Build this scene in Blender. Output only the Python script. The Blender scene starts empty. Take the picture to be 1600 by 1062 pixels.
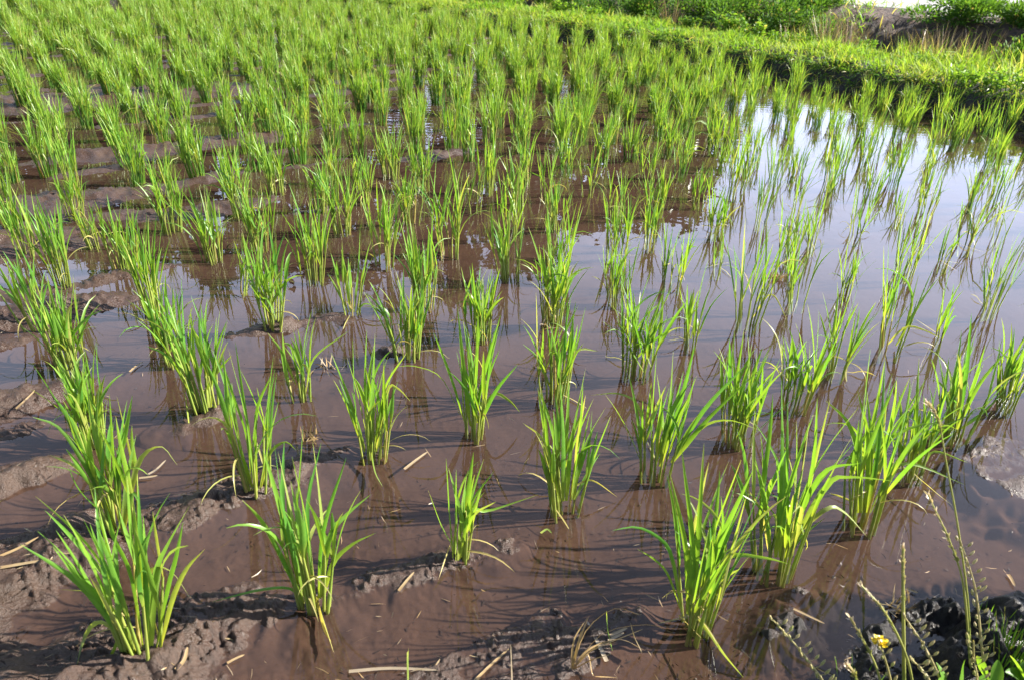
import bpy, math, random
import numpy as np
from mathutils import Matrix, Vector

rng = np.random.default_rng(11)
random.seed(11)
R = math.radians
scene = bpy.context.scene
COL = scene.collection

# ------------------------------------------------------------------ camera
CAM_H, PITCH, ROLL, FPX = 0.95, 28.25, 1.5, 1170.0
cam_d = bpy.data.cameras.new('camera')
cam = bpy.data.objects.new('camera', cam_d)
COL.objects.link(cam)
MW = Matrix.Translation((0, 0, CAM_H)) @ Matrix.Rotation(R(90 - PITCH), 4, 'X') @ Matrix.Rotation(R(ROLL), 4, 'Z')
cam.matrix_world = MW
cam_d.lens = FPX / 1600 * 36
cam_d.sensor_width = 36
cam_d.clip_start = 0.02
cam_d.clip_end = 900
cam_d.dof.use_dof = True
cam_d.dof.focus_distance = 1.75
cam_d.dof.aperture_fstop = 9.0
scene.camera = cam
M3 = np.array(MW.to_3x3())
CP = np.array([0, 0, CAM_H])


def ray(px, py):
    d = np.array([(px - 800) / FPX, -(py - 531) / FPX, -1.0])
    return M3 @ d


def G(px, py, z=0.0):
    """point of the level z that is seen at a photo pixel"""
    d = ray(px, py)
    return CP + d * ((z - CAM_H) / d[2])


def AT(px, py, Y):
    """point at distance Y in front that is seen at a photo pixel"""
    d = ray(px, py)
    return CP + d * (Y / d[1])


def PROJ(p):
    q = (np.asarray(p) - CP) @ M3
    return 800 + FPX * q[..., 0] / -q[..., 2], 531 - FPX * q[..., 1] / -q[..., 2], -q[..., 2]


# ------------------------------------------------------------------ helpers
def link(o, parent=None):
    COL.objects.link(o)
    if parent is not None:
        o.parent = parent
    return o


def tag(o, label=None, cat=None, group=None, kind=None):
    if label: o['label'] = label
    if cat: o['category'] = cat
    if group: o['group'] = group
    if kind: o['kind'] = kind
    return o


def empty(name, loc):
    o = bpy.data.objects.new(name, None)
    o.location = loc
    o.empty_display_size = 0.05
    return link(o)


def mesh(name, V, F, mat, parent=None, attr=None, smooth=True, loc=None):
    """V (n,3); F: quads (m,4) or a list of quad and triangle arrays; attr {name: (n,3)}"""
    V = np.asarray(V, np.float64)
    if loc is not None:
        V = V - np.asarray(loc)
    if not isinstance(F, (list, tuple)):
        F = [F]
    F = [np.asarray(f, np.int32) for f in F if len(f)]
    me = bpy.data.meshes.new(name)
    nv = len(V)
    nl = sum(f.size for f in F)
    npoly = sum(len(f) for f in F)
    me.vertices.add(nv)
    me.vertices.foreach_set('co', V.astype(np.float32).ravel())
    me.loops.add(nl)
    me.loops.foreach_set('vertex_index', np.concatenate([f.ravel() for f in F]))
    me.polygons.add(npoly)
    st = []
    k = 0
    for f in F:
        st.append(k + np.arange(len(f)) * f.shape[1])
        k += f.size
    me.polygons.foreach_set('loop_start', np.concatenate(st).astype(np.int32))
    me.update(calc_edges=True)
    if smooth:
        me.polygons.foreach_set('use_smooth', np.ones(npoly, bool))
    for an, a in (attr or {}).items():
        at = me.attributes.new(an, 'FLOAT_COLOR', 'POINT')
        c = np.ones((nv, 4), np.float32)
        c[:, :3] = a
        at.data.foreach_set('color', c.ravel())
    me.materials.append(mat)
    me.validate()
    o = bpy.data.objects.new(name, me)
    if loc is not None and parent is None:
        o.location = loc
    return link(o, parent)


class Acc:
    def __init__(s):
        s.V, s.Q, s.T, s.C, s.n = [], [], [], [], 0

    def add(s, V, Q=None, C=None, T=None):
        V = np.asarray(V, float).reshape(-1, 3)
        if Q is not None and len(Q): s.Q.append(np.asarray(Q, np.int64).reshape(-1, 4) + s.n)
        if T is not None and len(T): s.T.append(np.asarray(T, np.int64).reshape(-1, 3) + s.n)
        s.V.append(V)
        s.C.append(np.broadcast_to(np.asarray(C if C is not None else (0, 0, 0), float), V.shape))
        s.n += len(V)

    def build(s, name, mat, parent=None, loc=None, smooth=True):
        V = np.concatenate(s.V)
        F = []
        if s.Q: F.append(np.concatenate(s.Q))
        if s.T: F.append(np.concatenate(s.T))
        return mesh(name, V, F, mat, parent, {'leafdata': np.concatenate(s.C)}, smooth, loc)


def smooth01(x):
    x = np.clip(x, 0, 1)
    return x * x * (3 - 2 * x)


def _hash(ix, iy, seed):
    with np.errstate(over='ignore'):
        h = ix.astype(np.uint32) * np.uint32(374761393) + iy.astype(np.uint32) * np.uint32(668265263) + np.uint32((seed * 974634777) & 0xffffffff)
        h = (h ^ (h >> np.uint32(13))) * np.uint32(1274126177)
        h = h ^ (h >> np.uint32(16))
    return h.astype(np.float64) / 4294967295.0


def vnoise(x, y, seed=0):
    x0, y0 = np.floor(x), np.floor(y)
    fx, fy = x - x0, y - y0
    fx, fy = fx * fx * (3 - 2 * fx), fy * fy * (3 - 2 * fy)
    ix, iy = x0.astype(np.int64), y0.astype(np.int64)
    a, b = _hash(ix, iy, seed), _hash(ix + 1, iy, seed)
    c, d = _hash(ix, iy + 1, seed), _hash(ix + 1, iy + 1, seed)
    return (a + (b - a) * fx) * (1 - fy) + (c + (d - c) * fx) * fy


def fbm(x, y, scale, octv=4, seed=0, gain=0.5):
    s, a, t = 0, 1, 0
    for k in range(octv):
        s = s + a * vnoise(x * scale + 17.3 * k, y * scale - 9.1 * k, seed + k)
        t += a
        a *= gain
        scale *= 2.03
    return s / t


# ------------------------------------------------------------------ materials
def newmat(name):
    m = bpy.data.materials.new(name)
    m.use_nodes = True
    nt = m.node_tree
    nt.nodes.clear()
    return m, nt.nodes, nt.links


def N(nodes, typ, **kw):
    n = nodes.new('ShaderNode' + typ)
    for k, v in kw.items():
        if k in n.inputs:
            n.inputs[k].default_value = v
        else:
            setattr(n, k, v)
    return n


def rgba(c): return (c[0], c[1], c[2], 1)


def mixcol(nodes, links, fac, a, b):
    n = nodes.new('ShaderNodeMix')
    n.data_type = 'RGBA'
    for idx, v in ((0, fac), (6, a), (7, b)):
        if hasattr(v, 'links') or hasattr(v, 'is_linked'):
            links.new(v, n.inputs[idx])
        elif idx == 0:
            n.inputs[idx].default_value = v
        else:
            n.inputs[idx].default_value = rgba(v)
    return n.outputs[2]


def leaf_material(name, base, mid, alt, dry, trans=0.42, rough=0.38, tcol=1.3, spec=0.5):
    """leafdata: R along the blade, G shade of this blade, B dryness"""
    m, n, l = newmat(name)
    at = N(n, 'Attribute', attribute_name='leafdata')
    sp = n.new('ShaderNodeSeparateColor')
    l.new(at.outputs['Color'], sp.inputs[0])
    c1 = mixcol(n, l, sp.outputs[1], mid, alt)
    rmp = n.new('ShaderNodeMapRange')
    rmp.inputs[1].default_value, rmp.inputs[2].default_value = 0.0, 0.28
    rmp.inputs[3].default_value, rmp.inputs[4].default_value = 1.0, 0.0
    l.new(sp.outputs[0], rmp.inputs[0])
    c2 = mixcol(n, l, rmp.outputs[0], c1, base)
    c3 = mixcol(n, l, sp.outputs[2], c2, dry)
    tc = N(n, 'TexCoord')
    nz = N(n, 'TexNoise', Scale=60.0, Detail=2.0)
    l.new(tc.outputs['Object'], nz.inputs['Vector'])
    mr = n.new('ShaderNodeMapRange')
    mr.inputs[3].default_value, mr.inputs[4].default_value = 0.78, 1.22
    l.new(nz.outputs[0], mr.inputs[0])
    hs = N(n, 'HueSaturation')
    l.new(c3, hs.inputs['Color'])
    l.new(mr.outputs[0], hs.inputs['Value'])
    p = N(n, 'BsdfPrincipled', Roughness=rough)
    p.inputs['Specular IOR Level'].default_value = spec
    l.new(hs.outputs[0], p.inputs['Base Color'])
    t = N(n, 'BsdfTranslucent')
    g = N(n, 'Gamma', Gamma=0.92)
    l.new(hs.outputs[0], g.inputs[0])
    bright = mixcol(n, l, 0.55, (0, 0, 0), (0, 0, 0))
    mul = n.new('ShaderNodeMix'); mul.data_type = 'RGBA'; mul.blend_type = 'MULTIPLY'
    mul.inputs[0].default_value = 1
    l.new(g.outputs[0], mul.inputs[6]); mul.inputs[7].default_value = (1.22 * tcol, 1.15 * tcol, 0.60, 1)
    l.new(mul.outputs[2], t.inputs[0])
    mx = N(n, 'MixShader', Fac=trans)
    l.new(p.outputs[0], mx.inputs[1]); l.new(t.outputs[0], mx.inputs[2])
    o = N(n, 'OutputMaterial')
    l.new(mx.outputs[0], o.inputs[0])
    return m


MAT = {}
MAT['rice_leaf'] = leaf_material('rice_leaf', (0.22, 0.27, 0.035), (0.068, 0.190, 0.026), (0.150, 0.255, 0.026), (0.42, 0.33, 0.13))
MAT['rice_stem'] = leaf_material('rice_stem', (0.22, 0.24, 0.05), (0.19, 0.27, 0.045), (0.25, 0.28, 0.06), (0.36, 0.27, 0.10), trans=0.3)
MAT['bank_grass'] = leaf_material('bank_grass', (0.09, 0.15, 0.025), (0.105, 0.215, 0.020), (0.180, 0.265, 0.035), (0.34, 0.29, 0.13), trans=0.45, spec=0.15, rough=.55)
MAT['weed'] = leaf_material('weed', (0.07, 0.13, 0.02), (0.07, 0.17, 0.02), (0.13, 0.24, 0.025), (0.36, 0.30, 0.10), trans=0.45, spec=0.2)
MAT['bush'] = leaf_material('bush', (0.03, 0.07, 0.015), (0.045, 0.115, 0.018), (0.085, 0.17, 0.022), (0.25, 0.2, 0.09), trans=0.35, spec=0.12, rough=.6)
MAT['straw'] = leaf_material('straw', (0.26, 0.16, 0.06), (0.28, 0.18, 0.07), (0.27, 0.20, 0.10), (0.22, 0.175, 0.12), trans=0.2, tcol=1.0)
MAT['debris'] = leaf_material('debris', (0.010, 0.007, 0.006), (0.010, 0.007, 0.006), (0.030, 0.019, 0.012), (0.03, 0.02, 0.012), trans=0.05, spec=0.1)
MAT['spike'] = leaf_material('spike', (0.12, 0.19, 0.03), (0.22, 0.25, 0.05), (0.38, 0.29, 0.15), (0.55, 0.44, 0.33), trans=0.25, tcol=1.0)
MAT['flower'] = leaf_material('flower', (0.6, 0.45, 0.02), (0.65, 0.50, 0.02), (0.7, 0.55, 0.04), (0.6, 0.5, 0.1), trans=0.25)
MAT['tree_leaf'] = leaf_material('tree_leaf', (0.03, 0.05, 0.02), (0.03, 0.05, 0.018), (0.045, 0.065, 0.022), (0.05, 0.05, 0.02), trans=0.2)


def mud_material():
    m, n, l = newmat('wet_mud')
    at = N(n, 'Attribute', attribute_name='mudmix')
    sp = n.new('ShaderNodeSeparateColor')
    l.new(at.outputs['Color'], sp.inputs[0])
    geo = N(n, 'NewGeometry')
    n1 = N(n, 'TexNoise', Scale=9.0, Detail=6.0, Roughness=0.6)
    l.new(geo.outputs['Position'], n1.inputs['Vector'])
    n2 = N(n, 'TexNoise', Scale=170.0, Detail=4.0, Roughness=0.65)
    l.new(geo.outputs['Position'], n2.inputs['Vector'])
    c = mixcol(n, l, n1.outputs[0], (0.032, 0.0182, 0.0132), (0.049, 0.0290, 0.0208))
    # paler, drier crumbs above the water, black humus along the banks
    c = mixcol(n, l, sp.outputs[0], c, (0.047, 0.0285, 0.0195))
    c = mixcol(n, l, sp.outputs[1], c, (0.012, 0.0095, 0.0085))
    # small worm-like dark marks on the bed
    mp = N(n, 'Mapping')
    mp.inputs['Scale'].default_value = (1, 1, 1)
    l.new(geo.outputs['Position'], mp.inputs['Vector'])
    n3 = N(n, 'TexNoise', Scale=26.0, Detail=2.0)
    l.new(geo.outputs['Position'], n3.inputs['Vector'])
    addv = n.new('ShaderNodeVectorMath'); addv.operation = 'MULTIPLY_ADD'
    l.new(n3.outputs[1], addv.inputs[0]); addv.inputs[1].default_value = (0.035, 0.035, 0.0)
    l.new(mp.outputs[0], addv.inputs[2])
    vo = N(n, 'TexVoronoi', Scale=70.0)
    vo.feature = 'F1'
    l.new(addv.outputs[0], vo.inputs['Vector'])
    cr = n.new('ShaderNodeMapRange')
    cr.inputs[1].default_value, cr.inputs[2].default_value = 0.12, 0.22
    cr.inputs[3].default_value, cr.inputs[4].default_value = 0.62, 0.0
    l.new(vo.outputs['Distance'], cr.inputs[0])
    n4 = N(n, 'TexNoise', Scale=5.5, Detail=3.0)
    l.new(geo.outputs['Position'], n4.inputs['Vector'])
    cr2 = n.new('ShaderNodeMapRange')
    cr2.inputs[1].default_value, cr2.inputs[2].default_value = 0.45, 0.6
    l.new(n4.outputs[0], cr2.inputs[0])
    mulm = N(n, 'Math', operation='MULTIPLY')
    l.new(cr.outputs[0], mulm.inputs[0]); l.new(cr2.outputs[0], mulm.inputs[1])
    c = mixcol(n, l, mulm.outputs[0], c, (0.016, 0.011, 0.010))
    c2 = n.new('ShaderNodeMapRange')
    c2.inputs[1].default_value, c2.inputs[2].default_value = 0.3, 0.7
    c2.inputs[3].default_value, c2.inputs[4].default_value = 0.86, 1.14
    l.new(n2.outputs[0], c2.inputs[0])
    hs = N(n, 'HueSaturation')
    l.new(c, hs.inputs['Color']); l.new(c2.outputs[0], hs.inputs['Value'])
    zs = n.new('ShaderNodeSeparateXYZ')
    l.new(geo.outputs['Position'], zs.inputs[0])
    dryf = n.new('ShaderNodeMapRange')
    dryf.inputs[1].default_value, dryf.inputs[2].default_value = -0.0015, 0.001
    l.new(zs.outputs[2], dryf.inputs[0])
    bmp = N(n, 'Bump', Distance=0.006)
    bst = n.new('ShaderNodeMapRange')
    bst.inputs[3].default_value, bst.inputs[4].default_value = 0.06, 0.75
    l.new(dryf.outputs[0], bst.inputs[0])
    l.new(bst.outputs[0], bmp.inputs['Strength'])
    n5 = N(n, 'TexNoise', Scale=150.0, Detail=6.0, Roughness=0.7)
    l.new(geo.outputs['Position'], n5.inputs['Vector'])
    l.new(n5.outputs[0], bmp.inputs['Height'])
    rr = n.new('ShaderNodeMapRange')
    rr.inputs[1].default_value, rr.inputs[2].default_value = 0.35, 0.65
    rr.inputs[3].default_value, rr.inputs[4].default_value = 0.2, 0.5
    l.new(n1.outputs[0], rr.inputs[0])
    p = N(n, 'BsdfPrincipled')
    hum = n.new('ShaderNodeMath'); hum.operation = 'MULTIPLY_ADD'
    l.new(sp.outputs[1], hum.inputs[0]); hum.inputs[1].default_value = -0.12; hum.inputs[2].default_value = 0.32
    sm = N(n, 'Math', operation='MULTIPLY')
    l.new(hum.outputs[0], sm.inputs[0]); l.new(dryf.outputs[0], sm.inputs[1])
    l.new(sm.outputs[0], p.inputs['Specular IOR Level'])
    l.new(hs.outputs[0], p.inputs['Base Color'])
    l.new(rr.outputs[0], p.inputs['Roughness'])
    l.new(bmp.outputs[0], p.inputs['Normal'])
    o = N(n, 'OutputMaterial')
    l.new(p.outputs[0], o.inputs[0])
    return m


def water_material():
    m, n, l = newmat('paddy_water')
    geo = N(n, 'NewGeometry')
    sx = n.new('ShaderNodeSeparateXYZ')
    l.new(geo.outputs['Position'], sx.inputs[0])
    # ripples: a fine shiver everywhere, larger wavelets out towards the bank
    nz = N(n, 'TexNoise', Scale=7.0, Detail=2.0, Roughness=0.5)
    l.new(geo.outputs['Position'], nz.inputs['Vector'])
    wv = N(n, 'TexWave', Scale=4.5, Distortion=3.0, Detail=2.0)
    wv.bands_direction = 'Y'
    wv.inputs['Detail Scale'].default_value = 1.3
    l.new(geo.outputs['Position'], wv.inputs['Vector'])
    amp = n.new('ShaderNodeMapRange')
    amp.inputs[1].default_value, amp.inputs[2].default_value = 3.3, 5.0
    amp.inputs[3].default_value, amp.inputs[4].default_value = 0.0, 0.35
    l.new(sx.outputs[1], amp.inputs[0])
    mu = N(n, 'Math', operation='MULTIPLY')
    l.new(wv.outputs['Fac'], mu.inputs[0]); l.new(amp.outputs[0], mu.inputs[1])
    ad = N(n, 'Math', operation='ADD')
    l.new(nz.outputs[0], ad.inputs[0]); l.new(mu.outputs[0], ad.inputs[1])
    bmp = N(n, 'Bump', Strength=0.35, Distance=0.0016)
    l.new(ad.outputs[0], bmp.inputs['Height'])
    # reflectance of a water surface from either side without total reflection (light comes in bent, not straight)
    dotn = n.new('ShaderNodeVectorMath'); dotn.operation = 'DOT_PRODUCT'
    l.new(bmp.outputs[0], dotn.inputs[0]); l.new(geo.outputs['Incoming'], dotn.inputs[1])
    ab = N(n, 'Math', operation='ABSOLUTE'); l.new(dotn.outputs['Value'], ab.inputs[0])
    om = N(n, 'Math', operation='SUBTRACT'); om.inputs[0].default_value = 1.0; l.new(ab.outputs[0], om.inputs[1])
    pw = N(n, 'Math', operation='POWER'); l.new(om.outputs[0], pw.inputs[0]); pw.inputs[1].default_value = 5.0
    fr = N(n, 'Math', operation='MULTIPLY_ADD'); l.new(pw.outputs[0], fr.inputs[0]); fr.inputs[1].default_value = 0.98; fr.inputs[2].default_value = 0.02
    tr = N(n, 'BsdfTransparent')
    tr.inputs[0].default_value = (0.95, 0.93, 0.90, 1)
    df = N(n, 'BsdfDiffuse')
    df.inputs[0].default_value = (0.048, 0.031, 0.025, 1)
    murk = N(n, 'MixShader', Fac=0.10)
    l.new(tr.outputs[0], murk.inputs[1]); l.new(df.outputs[0], murk.inputs[2])
    gl = N(n, 'BsdfGlossy', Roughness=0.0)
    gl.inputs[0].default_value = (1, 1, 1, 1)
    l.new(bmp.outputs[0], gl.inputs['Normal'])
    mx = N(n, 'MixShader')
    l.new(fr.outputs[0], mx.inputs[0])
    l.new(murk.outputs[0], mx.inputs[1]); l.new(gl.outputs[0], mx.inputs[2])
    o = N(n, 'OutputMaterial')
    l.new(mx.outputs[0], o.inputs[0])
    return m


def soil_material(name, a, b, scale=14.0, rough=0.85, bump=0.02):
    m, n, l = newmat(name)
    geo = N(n, 'NewGeometry')
    n1 = N(n, 'TexNoise', Scale=scale, Detail=8.0, Roughness=0.68)
    l.new(geo.outputs['Position'], n1.inputs['Vector'])
    mr = n.new('ShaderNodeMapRange')
    mr.inputs[1].default_value, mr.inputs[2].default_value = 0.33, 0.67
    l.new(n1.outputs[0], mr.inputs[0])
    c = mixcol(n, l, mr.outputs[0], a, b)
    bmp = N(n, 'Bump', Strength=0.8, Distance=bump)
    l.new(n1.outputs[0], bmp.inputs['Height'])
    p = N(n, 'BsdfPrincipled', Roughness=rough)
    l.new(c, p.inputs['Base Color']); l.new(bmp.outputs[0], p.inputs['Normal'])
    o = N(n, 'OutputMaterial')
    l.new(p.outputs[0], o.inputs[0])
    return m


MAT['mud'] = mud_material()
MAT['water'] = water_material()
MAT['bank'] = soil_material('bank_soil', (0.012, 0.011, 0.010), (0.040, 0.033, 0.026))
MAT['mound'] = soil_material('mound_soil', (0.020, 0.015, 0.012), (0.115, 0.075, 0.055), 12.0, bump=.05)
MAT['road'] = soil_material('pale_road', (0.19, 0.18, 0.17), (0.25, 0.235, 0.225), 30.0, bump=0.003)
MAT['meadow'] = soil_material('meadow', (0.035, 0.055, 0.016), (0.075, 0.095, 0.03), 3.0)
MAT['bark'] = soil_material('bark', (0.05, 0.04, 0.03), (0.12, 0.09, 0.07), 20.0)

# ------------------------------------------------------------------ lattice of the planting (rows of rice)
LA = np.array([0.2095, 0.1429]) * CAM_H
LB = np.array([-0.1932, 0.2732]) * CAM_H
LO = np.array([0.1013, 1.1557]) * CAM_H
LM = np.array([LA, LB]).T
LI = np.linalg.inv(LM)


def lat(x, y):
    dx, dy = x - LO[0], y - LO[1]
    return LI[0, 0] * dx + LI[0, 1] * dy, LI[1, 0] * dx + LI[1, 1] * dy


# mounds of mud seen in the photo: pixel, half length along the row, half width, height
MOUNDS = [(335, 648, .065, .035, .036), (1245, 935, .075, .032, .046), (985, 950, .05, .03, .036), (612, 548, .05, .03, .034),
          (30, 740, .12, .05, .034), (60, 620, .15, .055, .040), (40, 672, .10, .03, .026), (60, 485, .16, .06, .028), (160, 475, .14, .05, .03),
          (20, 375, .20, .10, .035), (440, 510, .06, .035, .030), (520, 495, .07, .03, .022), (360, 522, .08, .035, .020), (705, 240, .30, .045, .042),
          (300, 790, .16, .05, .017), (430, 745, .13, .05, .017), (110, 822, .10, .035, .03), (60, 900, .12, .05, .020), (330, 985, .16, .05, .014),
          (180, 1040, .25, .06, .016), (520, 705, .10, .04, .016), (640, 905, .12, .04, .014), (760, 850, .10, .04, .010), (770, 1050, .12, .05, .022),
          (900, 1015, .10, .05, .022), (1460, 985, .06, .05, .036), (1560, 985, .16, .10, .042),
          (1500, 1050, .20, .09, .040), (380, 320, .25, .06, .03), (150, 310, .25, .09, .03), (240, 235, .5, .08, .03), (480, 330, .12, .05, .02),
          (1400, 1010, .05, .04, .03), (470, 685, .05, .03, .018), (205, 745, .05, .03, .012), (860, 345, .1, .04, .012), (60, 160, .8, .2, .03), (250, 150, .6, .12, .03)]
MOUNDS += [(140, 925, .22, .09, .011), (420, 965, .18, .07, .010), (620, 885, .15, .05, .008), (250, 1010, .22, .07, .010), (60, 1040, .2, .08, .012), (530, 1030, .14, .05, .008), (1200, 990, .06, .03, .010)]
# flats of mud that lie level with the water, patchy where they break it
FLATS = [(1635, 735, .20, .13, .0015), (690, 1056, .22, .04, .0005), (890, 1022, .10, .05, .003), (1430, 1000, .10, .05, .002), (240, 985, .16, .05, .0015), (760, 868, .08, .03, -.001)]
FG = [(G(a, b)[:2], c, d, e) for a, b, c, d, e in FLATS]
MG = [(G(a, b)[:2], c, d, e) for a, b, c, d, e in MOUNDS]
UA = LA / np.hypot(*LA)
UB = np.array([-UA[1], UA[0]])


def H(x, y, fine=True):
    x = np.asarray(x, float); y = np.asarray(y, float)
    i, j = lat(x, y)
    wig = (fbm(x, y, 3.0, 3, 5) - .5) * 0.5
    fj = (j + wig) - np.round(j + wig)
    # deeper to the camera's right, shallow at the left
    side = x - 0.18 * (y - 1.0)
    depth = 0.017 + 0.026 * smooth01((side + 0.75) / 1.3) + 0.004 * smooth01((y - 1.4) / 2) - 0.013 * smooth01((-side - 0.9) / 0.9)
    z = -depth
    rid = np.exp(-(fj / 0.14) ** 2) * smooth01((fbm(x, y, 3.2, 3, 21) - 0.36) / 0.3)
    z = z + rid * (0.0175 - 0.011 * smooth01((side + 0.5) / 1.1))
    z = z + (fbm(x, y, 5.0, 3, 40) - 0.5) * 0.014
    crumb = 0.5 + 1.0 * fbm(x, y, 26.0, 3, 51) if fine else 1.0
    for (p, a, b, h) in MG:
        dx, dy = x - p[0], y - p[1]
        u, v = dx * UA[0] + dy * UA[1], dx * UB[0] + dy * UB[1]
        w = (u / a) ** 2 + (v / b) ** 2
        z = np.where(w < 6, z + h * crumb * np.exp(-w * (0.8 + 0.5 * np.sin(9 * u + 5 * v))), z)
    for (p, a, b, h) in FG:
        dx, dy = x - p[0], y - p[1]
        u, v = dx * UA[0] + dy * UA[1], dx * UB[0] + dy * UB[1]
        w = smooth01((1.25 - np.hypot(u / a, v / b) - (fbm(x, y, 14.0, 3, 53) - .5) * .9) / .5)
        z = z * (1 - w) + w * (h + (fbm(x, y, 20.0, 4, 55) - .5) * 0.013)
    if fine:
        # the bed under the water is smooth silt, what stands out is crumbly and torn
        e = smooth01((z + 0.007) / 0.012)
        z = z + (fbm(x, y, 34.0, 4, 60) - 0.5) * (0.0035 + 0.006 * e)
        lump = vnoise(x * 125, y * 125, 77) * (0.35 + vnoise(x * 22, y * 22, 78))
        z = z + (0.0010 + 0.0055 * e) * smooth01((lump - 0.62) / 0.16)
        rg = 1 - np.abs(2 * fbm(x, y, 60.0, 3, 83) - 1)
        z = z - e * 0.0025 * smooth01((rg - 0.86) / 0.12)
        z = z + (vnoise(x * 300, y * 300, 90) - .5) * 0.0022 * e
    return z


# ------------------------------------------------------------------ the banks (edge of the field as seen in the photo)
EDGE_PX = [(1760, 232), (1600, 197), (1500, 178), (1400, 158), (1300, 135), (1200, 117), (1100, 101), (1000, 80), (900, 64), (800, 51), (700, 36), (600, 23), (500, 11)]
EDGE = np.array([G(a, b)[:2] for a, b in EDGE_PX])
EDGE = np.vstack([EDGE[0] + (EDGE[0] - EDGE[1]) * 6, EDGE])
FAR_PX = [(400, 5), (250, 7), (100, 9), (-50, 11), (-300, 16)]
FAR = np.array([G(a, b)[:2] for a, b in FAR_PX])
FAR = np.vstack([FAR, FAR[-1] + (FAR[-1] - FAR[-2]) * 6])
LINE = np.vstack([EDGE, FAR])


def resample(P, step):
    d = np.r_[0, np.cumsum(np.hypot(*np.diff(P, axis=0).T))]
    t = np.linspace(0, d[-1], max(2, int(d[-1] / step)))
    return np.c_[np.interp(t, d, P[:, 0]), np.interp(t, d, P[:, 1])]


def bank_normals(P):
    T = np.gradient(P, axis=0)
    T /= np.hypot(*T.T)[:, None]
    # smooth
    k = 25
    Tp = np.pad(T, ((k, k), (0, 0)), 'edge')
    T = np.array([np.convolve(Tp[:, c], np.ones(2 * k + 1) / (2 * k + 1), 'valid') for c in (0, 1)]).T
    T /= np.hypot(*T.T)[:, None]
    return np.c_[T[:, 1], -T[:, 0]]


BP = resample(LINE, 0.03)
BN = bank_normals(BP)          # points away from the field
if np.dot(BN[len(BN) // 3], [1, 0.5]) < 0:
    BN = -BN


def in_field(x, y, margin=0.0):
    """signed: positive inside the field"""
    P, Nn = BP[::6], BN[::6]
    x = np.atleast_1d(x); y = np.atleast_1d(y)
    d2 = (x[:, None] - P[:, 0]) ** 2 + (y[:, None] - P[:, 1]) ** 2
    k = d2.argmin(1)
    return -((x - P[k, 0]) * Nn[k, 0] + (y - P[k, 1]) * Nn[k, 1]) - margin


PROFILE = [(-0.10, -0.050), (-0.05, -0.012), (-0.01, 0.012), (0.015, 0.04), (0.03, 0.075), (0.045, 0.105), (0.09, 0.135), (0.14, 0.160), (0.25, 0.170),
           (0.40, 0.175), (0.60, 0.170), (0.80, 0.15), (0.95, 0.10), (1.08, 0.02), (1.25, -0.02), (1.5, 0.0), (1.7, 0.06)]
nb, npf = len(BP), len(PROFILE)
BV = np.zeros((nb, npf, 3))
bs = np.arange(nb) * 0.03
for k, (u, z) in enumerate(PROFILE):
    wob = (fbm(bs, bs * 0 + k * 0.31, 2.3, 4, 101) - .5) * (0.16 if u < 0.1 else 0.12)
    wob2 = (fbm(bs, bs * 0 + k * 0.7, 9.0, 3, 111) - .5) * 0.05
    uu = u + wob * (1 if u > -0.02 else 0.7) + wob2
    BV[:, k, :2] = BP + BN * uu[:, None]
    BV[:, k, 2] = z + (fbm(bs, bs * 0 + k * 0.9, 6.0, 3, 121) - .5) * (0.05 if z > 0.02 else 0.012)


def grid_quads(a, b):
    i = np.arange(a * b).reshape(a, b)
    return np.stack([i[:-1, :-1], i[1:, :-1], i[1:, 1:], i[:-1, 1:]], -1).reshape(-1, 4)


tag(mesh('field_bank', BV.reshape(-1, 3), grid_quads(nb, npf)[:, ::-1], MAT['bank']), kind='structure')

# the second embankment with the pale road on top, beyond the ditch
PROF2 = [(1.55, -0.03), (1.62, 0.02), (1.7, 0.06), (1.77, .13), (1.85, 0.20), (1.92, .26), (2.0, 0.31), (2.08, .345), (2.15, 0.37), (2.35, 0.40), (2.5, 0.405)]
B2 = np.zeros((nb, len(PROF2), 3))
for k, (u, z) in enumerate(PROF2):
    wob = (fbm(bs, bs * 0 + k * 0.4, 2.0, 4, 131) - .5) * 0.3
    B2[:, k, :2] = BP + BN * (u + wob * (1 if k < 9 else 0))[:, None]
    B2[:, k, 2] = z + (fbm(bs, bs * 0 + k * .9, 7.0, 5, 141, .65) - .5) * (0.20 if 0 < k < 9 else 0.0)
sel = bs < bs[int(np.argmin(np.hypot(*(BP - EDGE[-1]).T)))] + 0.5
B2s = B2[sel]
tag(mesh('road_embankment', B2s.reshape(-1, 3), grid_quads(len(B2s), len(PROF2))[:, ::-1], MAT['mound']), kind='structure')
rd = np.stack([np.c_[BP[sel] + BN[sel] * u, np.full(sel.sum(), z)] for u, z in ((2.48, 0.412), (6.0, 0.42))], 1)
tag(mesh('road', rd.reshape(-1, 3), grid_quads(len(rd), 2)[:, ::-1], MAT['road']), kind='structure')

# wide ground sheet out to the horizon
s = 400.0
tag(mesh('ground', [(-s, -s, -0.22), (s, -s, -0.22), (s, s, -0.22), (-s, s, -0.22)], np.array([[0, 1, 2, 3]]), MAT["meadow"]), kind='structure')

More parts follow.
